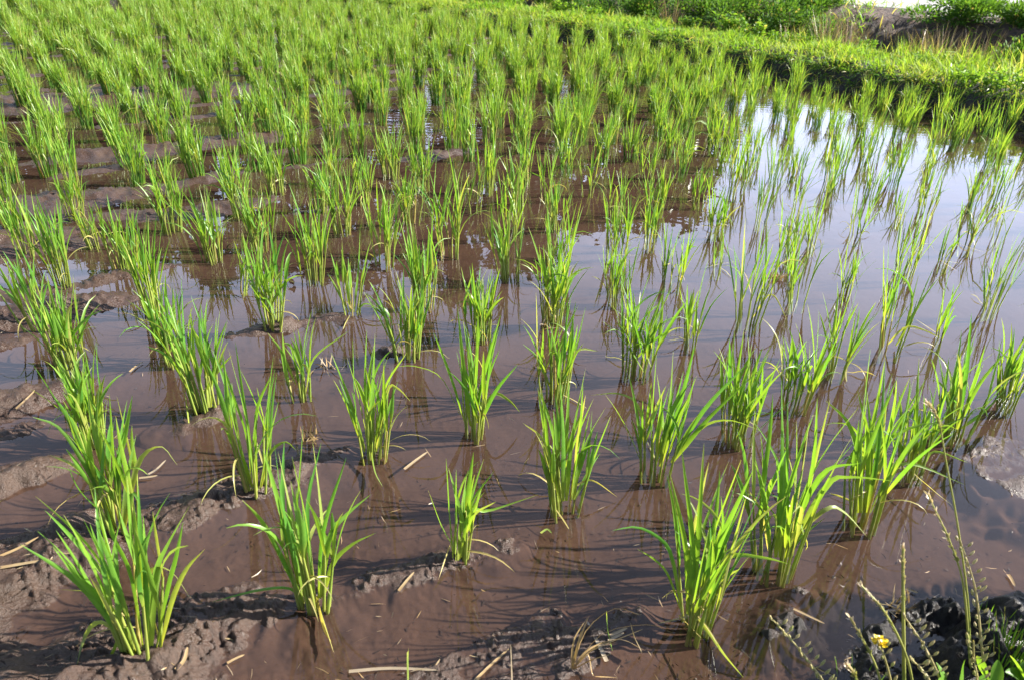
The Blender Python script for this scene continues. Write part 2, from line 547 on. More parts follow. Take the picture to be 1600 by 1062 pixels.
# ------------------------------------------------------------------ mud bed and water
ang = np.r_[np.linspace(-75, -42, 60)[:-1], np.linspace(-42, 42, 560), np.linspace(42, 75, 60)[1:]]
rad = np.exp(np.linspace(math.log(0.30), math.log(17.0), 1000))
AA, RR = np.meshgrid(np.radians(ang), rad, indexing='ij')
MX, MY = RR * np.sin(AA), RR * np.cos(AA)
MZ = H(MX, MY)
inside = in_field(MX[::4, ::4].ravel(), MY[::4, ::4].ravel()).reshape(MX[::4, ::4].shape)
ii = np.minimum(np.round(np.arange(MX.shape[0]) / 4).astype(int), inside.shape[0] - 1)
jj = np.minimum(np.round(np.arange(MX.shape[1]) / 4).astype(int), inside.shape[1] - 1)
ins = inside[ii][:, jj]
MZ = np.where(ins < 0.0, np.minimum(MZ, -0.03) - 0.10 * smooth01(-ins / 0.1), MZ)
MZ = MZ + 0.03 * smooth01(1 - np.abs(ins - 0.04) / 0.09) * (0.4 + fbm(MX, MY, 3.0, 3, 150))
# black humus at the near right corner (the photographer's bank)
hc = G(1560, 1040)[:2]
hd = np.hypot((MX - hc[0]) / 0.34, (MY - hc[1]) / 0.19) + (fbm(MX, MY, 18.0, 4, 160) - .5) * 0.8
humus = smooth01((1.05 - hd) / 0.25)
MZ = MZ + humus * ((fbm(MX, MY, 17.0, 4, 170) - .5) * 0.060 + (fbm(MX, MY, 95.0, 4, 175) - .5) * 0.022)
bankd = smooth01((0.10 - ins) / 0.08)
expo = smooth01((MZ + 0.001) / 0.010) * smooth01((fbm(MX, MY, 12, 3, 180) - .3) / .4)
mixa = np.stack([expo, np.maximum(humus, bankd * 0.85), np.zeros_like(expo)], -1).reshape(-1, 3)
V = np.stack([MX, MY, MZ], -1).reshape(-1, 3)
tag(mesh('mud', V, grid_quads(*MX.shape)[:, ::-1], MAT['mud'], attr={'mudmix': mixa}), kind='structure')

wl = [BP[0] + BN[0] * 0.03]
wedge = BP[::10] + BN[::10] * 0.05
wa = np.radians(np.linspace(-80, 80, 2))
wv = [(p[0], p[1], 0.0) for p in wedge]
wpoly = [(-9.0, wedge[-1][1], 0), (-9.0, -0.6, 0), (wedge[0][0] + 1, -0.6, 0)]
me = bpy.data.meshes.new('water')
allv = wv + wpoly
me.from_pydata(allv, [], [list(range(len(allv)))])
me.materials.append(MAT['water'])
wo = link(bpy.data.objects.new('water', me))
if me.polygons[0].normal.z < 0:
    me.flip_normals()
tag(wo, kind='structure')


# ------------------------------------------------------------------ blades
def blades(acc, base, phi, el, L, W, bend, seg=7, rnd=None, dry=None, fold=0.22, curl=None, s0=0.0, p=1.7, flat=False, spin=None, wprof=None):
    base = np.asarray(base, float); n = len(base)
    phi, el, L, W, bend = [np.broadcast_to(np.asarray(v, float), (n,)) for v in (phi, el, L, W, bend)]
    rnd = rng.random(n) if rnd is None else np.broadcast_to(rnd, (n,))
    dry = np.zeros(n) if dry is None else np.broadcast_to(dry, (n,))
    curl = rng.normal(0, 0.25, n) if curl is None else np.broadcast_to(curl, (n,))
    spin = rng.normal(0, 0.7, n) if spin is None else np.broadcast_to(spin, (n,))
    s = np.linspace(0, 1, seg + 1)
    sm = (s[1:] + s[:-1]) / 2
    e = el[:, None] - bend[:, None] * sm ** p
    ph = phi[:, None] + curl[:, None] * sm
    d = np.stack([np.cos(e) * np.cos(ph), np.cos(e) * np.sin(ph), np.sin(e)], -1)
    P = base[:, None, :] + np.concatenate([np.zeros((n, 1, 3)), np.cumsum(d * (L / seg)[:, None, None], 1)], 1)
    sweep(acc, P, W, s, rnd, dry, fold, spin, s0, flat, wprof)


def sweep(acc, P, W, s, rnd, dry, fold, spin, s0=0.0, flat=False, wprof=None):
    n, k = P.shape[:2]
    D = np.gradient(P, axis=1)
    D /= np.linalg.norm(D, axis=-1, keepdims=True) + 1e-9
    h = np.stack([-D[..., 1], D[..., 0], 0 * D[..., 0]], -1)
    hn = np.linalg.norm(h, axis=-1, keepdims=True)
    h = np.where(hn > 1e-3, h / (hn + 1e-9), np.array([1., 0, 0]))
    # keep the side vector steady along a blade
    h = np.broadcast_to(h.mean(1, keepdims=True), h.shape).copy()
    h -= D * (h * D).sum(-1, keepdims=True)
    h /= np.linalg.norm(h, axis=-1, keepdims=True) + 1e-9
    nn = np.cross(D, h)
    a = spin[:, None, None] * (0.6 + 0.6 * s[None, :, None])
    side = np.cos(a) * h + np.sin(a) * nn
    nor = np.cross(D, side)
    w = wprof(s) if wprof is not None else np.minimum(1, 0.45 + 2.6 * s) * np.maximum(0.02, 1 - s ** 2.4) ** 0.85
    w = W[:, None] * w[None, :] * 0.5
    m = 2 if flat else 3
    ring = [P - side * w[..., None], P + side * w[..., None]]
    if not flat:
        ring.insert(1, P - nor * (w * 2 * fold)[..., None])
    V = np.stack(ring, 2)                     # n,k,m,3
    idx = np.arange(n * k * m).reshape(n, k, m)
    Q = np.stack([idx[:, :-1, :-1], idx[:, :-1, 1:], idx[:, 1:, 1:], idx[:, 1:, :-1]], -1).reshape(-1, 4)
    C = np.zeros((n, k, m, 3))
    C[..., 0] = (s0 + (1 - s0) * s)[None, :, None]
    C[..., 1] = rnd[:, None, None]
    tipdry = np.clip((s[None, :] - 0.86) * 3.0, 0, 0.5)
    C[..., 2] = np.clip(dry[:, None, None] + tipdry[..., None] * (rnd[:, None, None] > 0.6), 0, 1)
    acc.add(V.reshape(-1, 3), Q, C.reshape(-1, 3))


def tubes(acc, P, r0, r1, sides=5, rnd=0.5, dry=0.0):
    """P (n,k,3) centre lines"""
    P = np.asarray(P, float)
    n, k = P.shape[:2]
    D = np.gradient(P, axis=1)
    D /= np.linalg.norm(D, axis=-1, keepdims=True) + 1e-9
    up = np.where(np.abs(D[..., 2:3]) > 0.9, np.array([1., 0, 0]), np.array([0., 0, 1]))
    a = np.cross(D, up); a /= np.linalg.norm(a, axis=-1, keepdims=True) + 1e-9
    b = np.cross(D, a)
    s = np.linspace(0, 1, k)
    rr = np.broadcast_to(np.asarray(r0), (n,))[:, None] * (1 - s) + np.broadcast_to(np.asarray(r1), (n,))[:, None] * s
    th = np.arange(sides) / sides * 2 * math.pi
    V = P[:, :, None, :] + rr[:, :, None, None] * (np.cos(th)[:, None] * a[:, :, None, :] + np.sin(th)[:, None] * b[:, :, None, :])
    idx = np.arange(n * k * sides).reshape(n, k, sides)
    nx = np.roll(idx, -1, 2)
    Q = np.stack([idx[:, :-1], nx[:, :-1], nx[:, 1:], idx[:, 1:]], -1).reshape(-1, 4)
    C = np.zeros((n, k, sides, 3))
    C[..., 0] = s[None, :, None]
    C[..., 1] = np.broadcast_to(np.asarray(rnd), (n,))[:, None, None]
    C[..., 2] = np.broadcast_to(np.asarray(dry), (n,))[:, None, None]
    acc.add(V.reshape(-1, 3), Q, C.reshape(-1, 3))


def spline(pts, k):
    """Catmull-Rom through pts"""
    P = np.asarray(pts, float)
    if len(P) == 2:
        t = np.linspace(0, 1, k)[:, None]
        return P[0] * (1 - t) + P[1] * t
    E_ = np.vstack([2 * P[0] - P[1], P, 2 * P[-1] - P[-2]])
    out = []
    for t in np.linspace(0, len(P) - 1 - 1e-6, k):
        i = int(t); f = t - i
        p0, p1, p2, p3 = E_[i:i + 4]
        out.append(0.5 * (2 * p1 + (p2 - p0) * f + (2 * p0 - 5 * p1 + 4 * p2 - p3) * f * f + (3 * p1 - p0 - 3 * p2 + p3) * f ** 3))
    return np.array(out)


def ground_z(x, y):
    return float(H(np.array([x]), np.array([y]), False)[0])


def px_path(pts, Y, dy=0.0, lift=0.006):
    """a curve through photo pixels that stands at distance Y (and leans dy towards or away), lying on the mud where it would go below it"""
    out = []
    n = len(pts)
    for k, (a, b) in enumerate(pts):
        q = AT(a, b, Y + dy * (k / (n - 1)) ** 1.5)
        if q[2] < lift:
            q = G(a, b, lift)
        out.append(q)
    return np.array(out)


def hero_leaf(acc, pts, Y, w, dry, dy, rnd, seg=10):
    P = spline(px_path(pts, Y, dy), seg + 1)[None]
    s = np.linspace(0, 1, seg + 1)
    # the blade turns its face roughly to one side: random spin
    sweep(acc, P, np.array([w]), s, np.array([rnd]), np.array([dry]), 0.2, np.array([math.pi / 2 + rng.normal(0.1, 0.45)]))


# ------------------------------------------------------------------ rice: (base x, base y, top x, top y, fullness)
CAT = [(228, 1028, 215, 757, .8), (490, 945, 470, 700, 1.0), (713, 876, 705, 715, .28), (1082, 962, 1100, 692, 1.15), (1215, 875, 1240, 590, 1.1), (1352, 805, 1365, 545, 1.1),
       (1435, 735, 1445, 558, .8), (1495, 672, 1520, 490, 1.0), (1585, 625, 1598, 480, .9), (190, 828, 165, 610, .95), (400, 768, 368, 545, .55), (580, 708, 575, 520, .9),
       (738, 668, 735, 480, .9), (865, 614, 870, 440, 1.1), (995, 578, 1025, 425, 1.0), (1084, 533, 1105, 400, .3), (1170, 501, 1195, 300, 1.2), (1247, 472, 1262, 330, .7),
       (885, 785, 888, 577, 1.0), (1025, 730, 1045, 545, .95), (1155, 672, 1165, 505, 1.0), (1243, 622, 1268, 470, .7), (1312, 575, 1345, 420, .8), (1394, 544, 1430, 350, 1.25),
       (1475, 528, 1505, 395, .25), (1548, 482, 1585, 335, .9), (136, 690, 102, 545, 1.0), (322, 642, 290, 465, 1.3), (470, 617, 460, 490, .6), (637, 560, 640, 430, .95),
       (240, 488, 205, 340, 1.2), (429, 516, 420, 370, .8), (550, 490, 555, 365, .3), (370, 458, 365, 350, .4), (490, 439, 480, 290, 1.1), (600, 415, 590, 270, .9),
       (702, 396, 690, 230, 1.1), (796, 370, 792, 250, .9), (968, 464, 975, 350, .7), (1052, 438, 1065, 320, .85), (1124, 416, 1132, 335, .25), (1014, 376, 1020, 275, .8),
       (967, 335, 965, 235, .6), (918, 298, 920, 210, .5), (853, 306, 855, 210, .5), (745, 330, 745, 235, .4), (759, 298, 755, 195, .8), (824, 282, 820, 190, .8),
       (887, 266, 885, 180, .5), (944, 252, 945, 160, .8), (876, 233, 878, 140, .9), (764, 221, 760, 130, .9), (706, 230, 702, 140, .9), (648, 243, 645, 150, .9),
       (104, 448, 70, 300, 1.3), (112, 572, 80, 440, 1.2), (1094, 312, 1092, 235, .6), (1131, 258, 1145, 190, .6), (1238, 232, 1250, 160, .6), (1296, 284, 1325, 190, .8),
       (1340, 366, 1365, 260, .7), (1272, 384, 1290, 280, .7), (1322, 452, 1345, 350, .55), (1416, 426, 1445, 300, 1.0), (1476, 410, 1500, 320, .7), (1510, 384, 1540, 270, .9),
       (1560, 368, 1590, 250, .7), (1366, 242, 1385, 150, .8), (1458, 238, 1475, 150, .6), (1548, 258, 1575, 150, .9), (865, 500, 872, 360, 1.0), (872, 432, 880, 300, .9),
       (662, 478, 665, 340, .95), (1185, 345, 1200, 240, .7), (1242, 330, 1262, 220, .6)]

HERO = {
 0: [([(212, 1031), (162, 956), (112, 901), (32, 850)], 10, 0), ([(212, 1030), (168, 948), (125, 905), (82, 853)], 11, 0), ([(222, 1022), (185, 930), (150, 868), (110, 822), (55, 774)], 7, 0),
     ([(215, 1028), (180, 955), (147, 905)], 9, 0), ([(232, 1025), (226, 920), (220, 850), (216, 757)], 11, 0), ([(236, 1020), (228, 900), (224, 805)], 10, 0),
     ([(236, 1020), (243, 900), (262, 850), (296, 790)], 10, 0), ([(243, 1018), (262, 920), (275, 870), (286, 815)], 9, 0), ([(250, 1015), (268, 940), (290, 890), (320, 857)], 8, .25),
     ([(228, 1015), (228, 910), (245, 886), (270, 895), (295, 930)], 8, .45), ([(215, 1025), (190, 945), (150, 925), (92, 920)], 6, .4), ([(205, 1015), (175, 980), (150, 972), (130, 1000), (115, 1064)], 9, .35),
     ([(212, 1020), (195, 980), (180, 1010), (153, 1064)], 8, .1), ([(205, 1010), (150, 930), (117, 876)], 8, 0), ([(225, 1020), (205, 900), (178, 840), (168, 795)], 10, 0)],
 1: [([(470, 935), (440, 870), (410, 815), (378, 780)], 9, 0), ([(480, 940), (455, 850), (440, 780), (428, 690)], 11, 0), ([(490, 940), (480, 800), (502, 690)], 8, 0), ([(497, 940), (505, 830), (541, 714)], 8, 0),
     ([(500, 935), (515, 840), (540, 805), (579, 772)], 9, 0), ([(505, 935), (520, 880), (550, 850), (587, 832)], 8, .1), ([(488, 940), (482, 830), (456, 712)], 10, .15), ([(470, 935), (450, 918), (400, 922), (330, 940)], 6, 0),
     ([(490, 925), (500, 955), (510, 985), (522, 1020)], 10, .6), ([(495, 930), (505, 980), (518, 1002)], 7, .8), ([(475, 940), (440, 870), (419, 830)], 8, 0)],
 2: [([(708, 872), (702, 790), (697, 715)], 9, 0), ([(712, 875), (712, 800), (713, 733)], 9, 0), ([(706, 850), (690, 820), (669, 765)], 7, 0), ([(716, 875), (722, 790), (731, 733)], 8, .1), ([(720, 870), (735, 790), (772, 735)], 6, 0),
     ([(718, 872), (735, 800), (765, 797), (841, 772)], 7, 0), ([(722, 850), (740, 805), (775, 783)], 6, .3), ([(712, 830), (700, 860), (685, 905)], 4, .9)],
 3: [([(1065, 955), (1050, 870), (1030, 840), (995, 823), (957, 828)], 6, 0), ([(1062, 950), (1045, 900), (1025, 875), (996, 857)], 6, 0), ([(1080, 960), (1090, 850), (1100, 692)], 10, 0), ([(1078, 960), (1082, 850), (1065, 700)], 10, 0),
     ([(1090, 960), (1110, 850), (1158, 718)], 10, 0), ([(1095, 960), (1120, 860), (1176, 735)], 12, 0), ([(1075, 960), (1072, 860), (1046, 735)], 10, 0), ([(1095, 950), (1120, 880), (1150, 852), (1202, 837)], 8, .1),
     ([(1100, 950), (1120, 910), (1156, 888)], 9, .3), ([(1100, 900), (1140, 868), (1195, 871), (1232, 880)], 8, .1), ([(1088, 965), (1110, 990), (1130, 1020), (1162, 1058)], 7, .3), ([(1060, 960), (1075, 975), (1097, 997)], 4, .95)],
 4: [([(1212, 870), (1222, 740), (1221, 590)], 12, 0), ([(1218, 870), (1228, 760), (1231, 625)], 10, 0), ([(1225, 870), (1260, 760), (1300, 690), (1342, 635)], 9, 0), ([(1225, 872), (1270, 770), (1335, 690)], 11, 0),
     ([(1222, 870), (1262, 760), (1273, 700), (1277, 622)], 9, 0), ([(1228, 872), (1290, 760), (1330, 745), (1405, 752)], 10, .12), ([(1225, 870), (1280, 745), (1346, 722)], 9, 0), ([(1228, 850), (1290, 795), (1320, 800), (1355, 838)], 8, .4),
     ([(1228, 872), (1250, 840), (1289, 808)], 8, .1), ([(1205, 870), (1195, 790), (1180, 715)], 9, 0), ([(1200, 860), (1190, 800), (1170, 765)], 5, .7)],
 5: [([(1345, 800), (1345, 680), (1360, 545)], 13, 0), ([(1355, 800), (1375, 680), (1383, 560)], 9, 0), ([(1340, 800), (1343, 720), (1325, 660), (1290, 625)], 9, 0), ([(1360, 800), (1400, 700), (1428, 590)], 11, 0),
     ([(1365, 800), (1400, 730), (1430, 690), (1462, 655)], 9, 0), ([(1370, 790), (1390, 735), (1430, 725), (1506, 756)], 7, .2), ([(1352, 800), (1357, 690), (1340, 610)], 9, 0)],
 6: [([(1430, 730), (1432, 640), (1436, 558)], 9, 0), ([(1437, 730), (1455, 640), (1469, 580)], 9, 0), ([(1440, 728), (1470, 670), (1530, 640), (1580, 590)], 8, 0), ([(1440, 730), (1460, 705), (1512, 722)], 7, .2)],
 7: [([(1495, 670), (1530, 600), (1585, 535)], 9, 0), ([(1500, 670), (1540, 640), (1578, 600)], 9, 0), ([(1495, 670), (1510, 580), (1518, 490)], 10, 0), ([(1490, 668), (1475, 600), (1465, 545)], 7, .1)],
 9: [([(180, 820), (140, 740), (95, 670), (51, 651)], 8, .1), ([(183, 825), (150, 740), (120, 690), (102, 635)], 11, 0), ([(188, 825), (185, 730), (195, 680), (207, 617)], 12, 0), ([(186, 825), (178, 730), (171, 615)], 10, 0),
     ([(192, 825), (200, 740), (213, 677)], 9, .15), ([(195, 825), (215, 725), (250, 697), (277, 726)], 9, .35), ([(175, 815), (125, 735), (78, 710)], 9, .3), ([(170, 810), (125, 765), (105, 725)], 8, 0)],
 10: [([(395, 765), (385, 680), (365, 620), (345, 557)], 10, 0), ([(398, 765), (385, 660), (357, 545)], 9, 0), ([(402, 765), (400, 650), (425, 582)], 8, 0), ([(405, 765), (420, 690), (435, 627)], 7, .1), ([(408, 762), (420, 710), (445, 690), (463, 703)], 7, .15),
      ([(394, 760), (375, 700), (357, 630)], 9, 0)],
 11: [([(570, 705), (555, 640), (551, 530)], 11, 0), ([(578, 705), (582, 620), (586, 520)], 12, 0), ([(570, 700), (545, 620), (517, 550)], 7, 0), ([(568, 700), (550, 650), (530, 592)], 9, 0), ([(583, 705), (597, 640), (600, 562)], 9, 0),
      ([(585, 705), (600, 610), (636, 550)], 8, 0), ([(588, 705), (610, 630), (623, 592)], 8, 0), ([(588, 700), (605, 610), (622, 607), (641, 626)], 7, .4), ([(578, 690), (585, 735), (598, 760)], 11, .2)],
 12: [([(728, 665), (705, 590), (678, 520)], 13, 0), ([(740, 665), (755, 590), (782, 493)], 11, 0), ([(735, 665), (725, 580), (715, 480)], 10, 0), ([(748, 665), (775, 610), (809, 569)], 9, 0), ([(745, 660), (770, 616), (795, 625), (812, 643)], 8, .2),
      ([(740, 665), (745, 560), (747, 485)], 9, 0), ([(720, 650), (690, 590), (650, 572), (620, 572)], 5, .1)],
 18: [([(875, 782), (855, 690), (840, 605)], 10, 0), ([(885, 782), (893, 690), (915, 575)], 11, 0), ([(880, 782), (880, 680), (875, 588)], 11, 0), ([(892, 782), (905, 690), (911, 600)], 10, 0), ([(895, 780), (912, 700), (946, 636)], 9, 0),
      ([(898, 780), (920, 735), (938, 707)], 7, 0), ([(870, 770), (850, 690), (817, 660)], 7, .45), ([(895, 760), (925, 750), (965, 776)], 5, .8)],
 19: [([(1018, 728), (1020, 640), (1026, 552)], 10, 0), ([(1048, 722), (1100, 640), (1165, 570)], 10, 0), ([(1050, 722), (1110, 650), (1200, 565)], 10, 0), ([(1008, 720), (1000, 640), (970, 615), (922, 617)], 5, .2), ([(1035, 720), (1065, 620), (1086, 538)], 10, 0),
      ([(1050, 720), (1095, 668), (1140, 656), (1190, 673)], 8, .15), ([(1024, 728), (1045, 640), (1052, 548)], 10, 0), ([(1030, 728), (1050, 640), (1083, 582)], 9, .05)],
 13: [([(862, 610), (840, 560), (817, 537)], 7, .1), ([(868, 612), (900, 550), (935, 548)], 7, .35), ([(868, 612), (895, 560), (915, 480)], 9, 0)],
 15: [([(1080, 530), (1095, 450), (1107, 405)], 9, 0), ([(1078, 530), (1070, 480), (1060, 462)], 5, .1), ([(1088, 530), (1110, 480), (1138, 448)], 5, 0)],
 16: [([(1175, 498), (1205, 460), (1230, 500)], 5, .5)],
 23: [([(1385, 540), (1420, 510), (1475, 530)], 6, .4), ([(1400, 540), (1440, 470), (1470, 430)], 8, 0)],
 27: [([(300, 620), (265, 560), (228, 540)], 8, 0), ([(305, 640), (290, 560), (283, 430)], 9, 0), ([(330, 640), (335, 560), (355, 500)], 9, 0), ([(295, 660), (290, 620), (283, 590)], 8, .2), ([(315, 620), (340, 580), (362, 555)], 8, 0)],
 28: [([(462, 600), (440, 550), (418, 520)], 7, .1), ([(478, 612), (490, 560), (545, 517)], 6, .15), ([(470, 615), (475, 540), (487, 485)], 8, 0)],
 32: [([(545, 488), (525, 450), (511, 425)], 7, .15), ([(548, 488), (540, 430), (533, 390)], 9, 0), ([(553, 488), (560, 420), (563, 350)], 7, 0), ([(556, 488), (575, 475), (620, 500)], 5, 0), ([(548, 490), (540, 505), (536, 515)], 6, .7)],
}


def make_rice(bx, by, tall, full, lean, hero=None, dist=1.0, nodes=False, noise_z=True):
    """one hill of rice: returns (stem Acc, foliage Acc, list of dry leaf Accs); tall in metres"""
    st, fo, dr = Acc(), Acc(), []
    z0 = ground_z(bx, by) - 0.012
    open_water = smooth01(np.array((bx - 0.22 * (by - 1.0) - 0.25) / 0.5)) if dist > 1.75 else 0.0
    nt = max(3, int(round((0.78 if hero else 1.0) * (1 - 0.30 * float(open_water)) * (19 if dist < 2.0 else 13 if dist < 3.4 else 17 if dist < 4.6 else 27) * full + rng.normal(0, 1))))
    seg = 8 if dist < 1.8 else 6 if dist < 3 else 4
    fade = (1.0 if dist < 2.0 else 0.82) * (1 - 0.18 * float(open_water))
    rad_ = (0.012 + 0.020 * math.sqrt(min(full, 1.3))) * (1 - 0.25 * float(open_water))
    th = rng.uniform(0, 2 * math.pi, nt)
    rr = rad_ * np.sqrt(rng.uniform(0, 1, nt))
    base = np.c_[bx + rr * np.cos(th), by + rr * np.sin(th) * 0.8, np.full(nt, z0)]
    tilt = rng.uniform(0.02, 0.10, nt) + 0.10 * rr / rad_
    phi = th + rng.normal(0, 0.5, nt)
    el = math.pi / 2 - tilt
    lx = np.tan(tilt) * np.cos(phi) + lean
    ly = np.tan(tilt) * np.sin(phi)
    hs = tall * rng.uniform(0.28, 0.46, nt)
    k = 4
    s = np.linspace(0, 1, k)
    P = base[:, None, :] + np.stack([lx[:, None] * hs[:, None] * s, ly[:, None] * hs[:, None] * s, (hs[:, None] + 0.012) * s[None]], -1)
    tubes(st, P, rng.uniform(0.0024, 0.0036, nt) * (1 if dist < 2.6 else 1.2), 0.0016, 5 if dist < 2.2 else 3, rng.random(nt), (rng.random(nt) < 0.08) * 0.7)
    tip = P[:, -1]
    # leaves: each shoot carries a tall one, a middle one and often a side one
    B, PH, EL, LL, WW, BD, RN, DR = [], [], [], [], [], [], [], []
    heroes = len(hero) if hero else 0
    for a in range(nt):
        nl = 3 if (rng.random() < 0.55 and not heroes) else 2
        if heroes and rng.random() < 0.25: nl = 1
        for q in range(nl):
            f = (1.0, 0.72, 0.5)[q]
            b = P[a, 0] + (tip[a] - P[a, 0]) * f
            top = tall * rng.uniform(0.72, 1.04) if q == 0 else tall * rng.uniform(0.55, 0.92)
            if heroes and q == 0: top *= 0.9
            ln = max(0.05, (top - (b[2] - z0)) * rng.uniform(1.0, 1.12))
            out = rng.uniform(0.03, 0.30) * (1 + 0.4 * q) * (1.0 if dist < 1.9 else 0.78)
            ph = math.atan2(ly[a] + rng.normal(0, .25), lx[a] - lean * 0.3 + rng.normal(0, .25)) if q < 2 else rng.uniform(0, 6.28)
            bd = abs(rng.normal(0.10, 0.20)) * (1 + 0.5 * q)
            if rng.random() < 0.13: bd += rng.uniform(0.6, 1.9); ln *= 0.95
            B.append(b); PH.append(ph); EL.append(math.pi / 2 - out); LL.append(ln)
            WW.append(rng.uniform(0.0058, 0.0092) * fade * (0.75 if tall < .2 else 1)); BD.append(bd)
            RN.append(np.clip(rng.normal(0.42 + 0.075 * min(dist, 7), 0.3), 0, 1)); DR.append(0.0 if rng.random() > (0.30 if bd > .7 else 0.07) else rng.uniform(.15, .5))
    blades(fo, np.array(B), PH, EL, LL, WW, BD, seg, np.array(RN), np.array(DR))
    if hero:
        Y = by
        for (pts, w, dry) in hero:
            acc = fo
            if dry > 0.55:
                acc = Acc(); dr.append(acc)
            hero_leaf(acc, pts, Y + rng.uniform(-.012, .012), w / 1000 * 1.0, dry, rng.uniform(-0.05, 0.05), float(np.clip(rng.normal(.45, .3), 0, 1)))
    # yellowed leaves that hang or lie around the foot
    nd = rng.integers(1, 5) if dist < 2.0 else rng.integers(0, 4) if dist < 3.2 else 0
    for q in range(nd):
        a = Acc()
        b = P[rng.integers(0, nt), 1 + rng.integers(0, 2)]
        blades(a, [b], rng.uniform(0, 6.28), rng.uniform(0.2, 0.9), rng.uniform(.06, .12), rng.uniform(.003, .0045), rng.uniform(1.0, 2.2), 7, np.array([.5]), np.array([rng.uniform(.55, 1)]))
        V = a.V[0]
        V[:, 2] = np.maximum(V[:, 2], 0.004)
        dr.append(a)
    return st, fo, dr


# ---- collect sites
sites = []
for c, (bx, by, tx, ty, full) in enumerate(CAT):
    g = G(bx, by)
    t = AT(tx, ty, g[1])
    sites.append(dict(x=g[0], y=g[1], tall=float(np.clip(t[2] * 1.06, .12, .44)), lean=float(np.clip((t[0] - g[0]) / max(t[2], .1), -.35, .35)) * 0.6, full=full, cat=c))
cx = np.array([[s_['x'], s_['y']] for s_ in sites])
far_sites = []
for i in range(-60, 70):
    for j in range(-6, 70):
        p = LO + LA * i + LB * j
        jit = 0.016 + 0.004 * min(6, max(0, p[1]))
        p = p + rng.normal(0, jit, 2)
        if p[1] < 0.55 or p[1] > 13.5: continue
        if in_field(p[0], p[1])[0] < 0.13: continue
        qx, qy, qd = PROJ(np.array([p[0], p[1], 0.0]))
        qx2, qy2, _ = PROJ(np.array([p[0], p[1], 0.27]))
        if qy > 1110 and qy2 > 1062: continue
        if qx < -170 or qx > 1790 or qy2 < -40: continue
        if qy > 850 and 560 < qx < 1000: continue
        if qy > 700 and qx > 1480: continue
        dd = np.hypot(*(cx - p).T)
        if dd.min() < 0.125 + 0.012 * p[1]: continue
        hx = rng.random()
        if p[1] > 1.5 and hx < 0.03: continue
        sites.append(dict(x=p[0], y=p[1], tall=float(np.clip(rng.normal(.262, .03), .18, .33)), lean=rng.normal(0, .05), full=float(np.clip(rng.normal(1.0, .22), .35, 1.35)), cat=None))
for s_ in sites:
    s_['d'] = math.hypot(s_['x'], s_['y'])
    s_['px'] = [float(v) for v in PROJ(np.array([s_['x'], s_['y'], 0.0]))]
    s_['vis'] = -20 < s_['px'][0] < 1620 and -20 < s_['px'][1] < 1075
near = sorted([s_ for s_ in sites if s_['vis'] or s_['cat'] is not None], key=lambda s_: s_['d'])
one = near[:300]
ids = set(id(s_) for s_ in one)
rest = [s_ for s_ in sites if id(s_) not in ids]

ORD = ('zeroth first second third fourth fifth sixth seventh eighth ninth tenth eleventh twelfth thirteenth fourteenth fifteenth sixteenth seventeenth eighteenth nineteenth '
       'twentieth').split()
TENS = {2: 'twenty', 3: 'thirty', 4: 'forty'}


def ordinal(k):
    if k <= 20: return ORD[k]
    if k % 10 == 0: return {3: 'thirtieth', 4: 'fortieth'}.get(k // 10, 'fiftieth')
    return TENS[k // 10] + '-' + ORD[k % 10]


# the oblique planting rows, counted from the camera; plants in each counted from the frame's left edge
rows = {}
for s_ in one:
    i, j = lat(s_['x'], s_['y'])
    rows.setdefault(int(round(float(j))), []).append(s_)
rk = sorted(rows)
for n_, r_ in enumerate(rk):
    rows[r_].sort(key=lambda s_: s_['px'][0])
    for k_, s_ in enumerate(rows[r_]):
        s_['row'], s_['pos'], s_['rown'] = n_ + 1, k_ + 1, len(rows[r_])

RICE_GROUP = 'rice plants set out in oblique rows across the flooded paddy'
SPECIAL = {0: 'wide fan-shaped rice plant at the lower left corner of the wet mud', 1: 'tall rice plant on mud with a yellowed shoot fallen over its foot',
           2: 'small thin rice plant standing alone in shallow water low in the middle', 3: 'dense rice plant beside the dead straw tuft, dark shadow stretching to its left',
           4: 'broad rice plant above the glistening mud mound, long pale leaf arching right', 5: 'tall bushy rice plant behind the arching one near the muddy right edge',
           8: 'rice plant cut by the right frame edge above the bare mud', 9: 'leaning rice plant behind the lower left fan-shaped one, at a mud ridge',
           10: 'narrow rice plant rising from the crumbly mud ridge, left of centre', 15: 'very sparse rice plant with few thin spreading shoots in the sky reflection',
           24: 'single thin shoot of rice beside the big clump right of centre', 27: 'thick rice clump by a shiny mud lump, one stray shoot leaning off it', 32: 'small V-shaped rice plant with few shoots at the end of a mud strip',
           40: 'tiny narrow rice shoot in open water right of centre'}


def rice_label(s_):
    if s_['cat'] in SPECIAL: return SPECIAL[s_['cat']]
    size = 'tall ' if s_['tall'] > .30 else 'short ' if s_['tall'] < .22 else ''
    body = 'sparse ' if s_['full'] < .5 else 'dense ' if s_['full'] > 1.08 else ''
    return f"{size}{body}green rice plant, {ordinal(s_['pos'])} from left in {ordinal(s_['row'])} oblique row counted from camera"


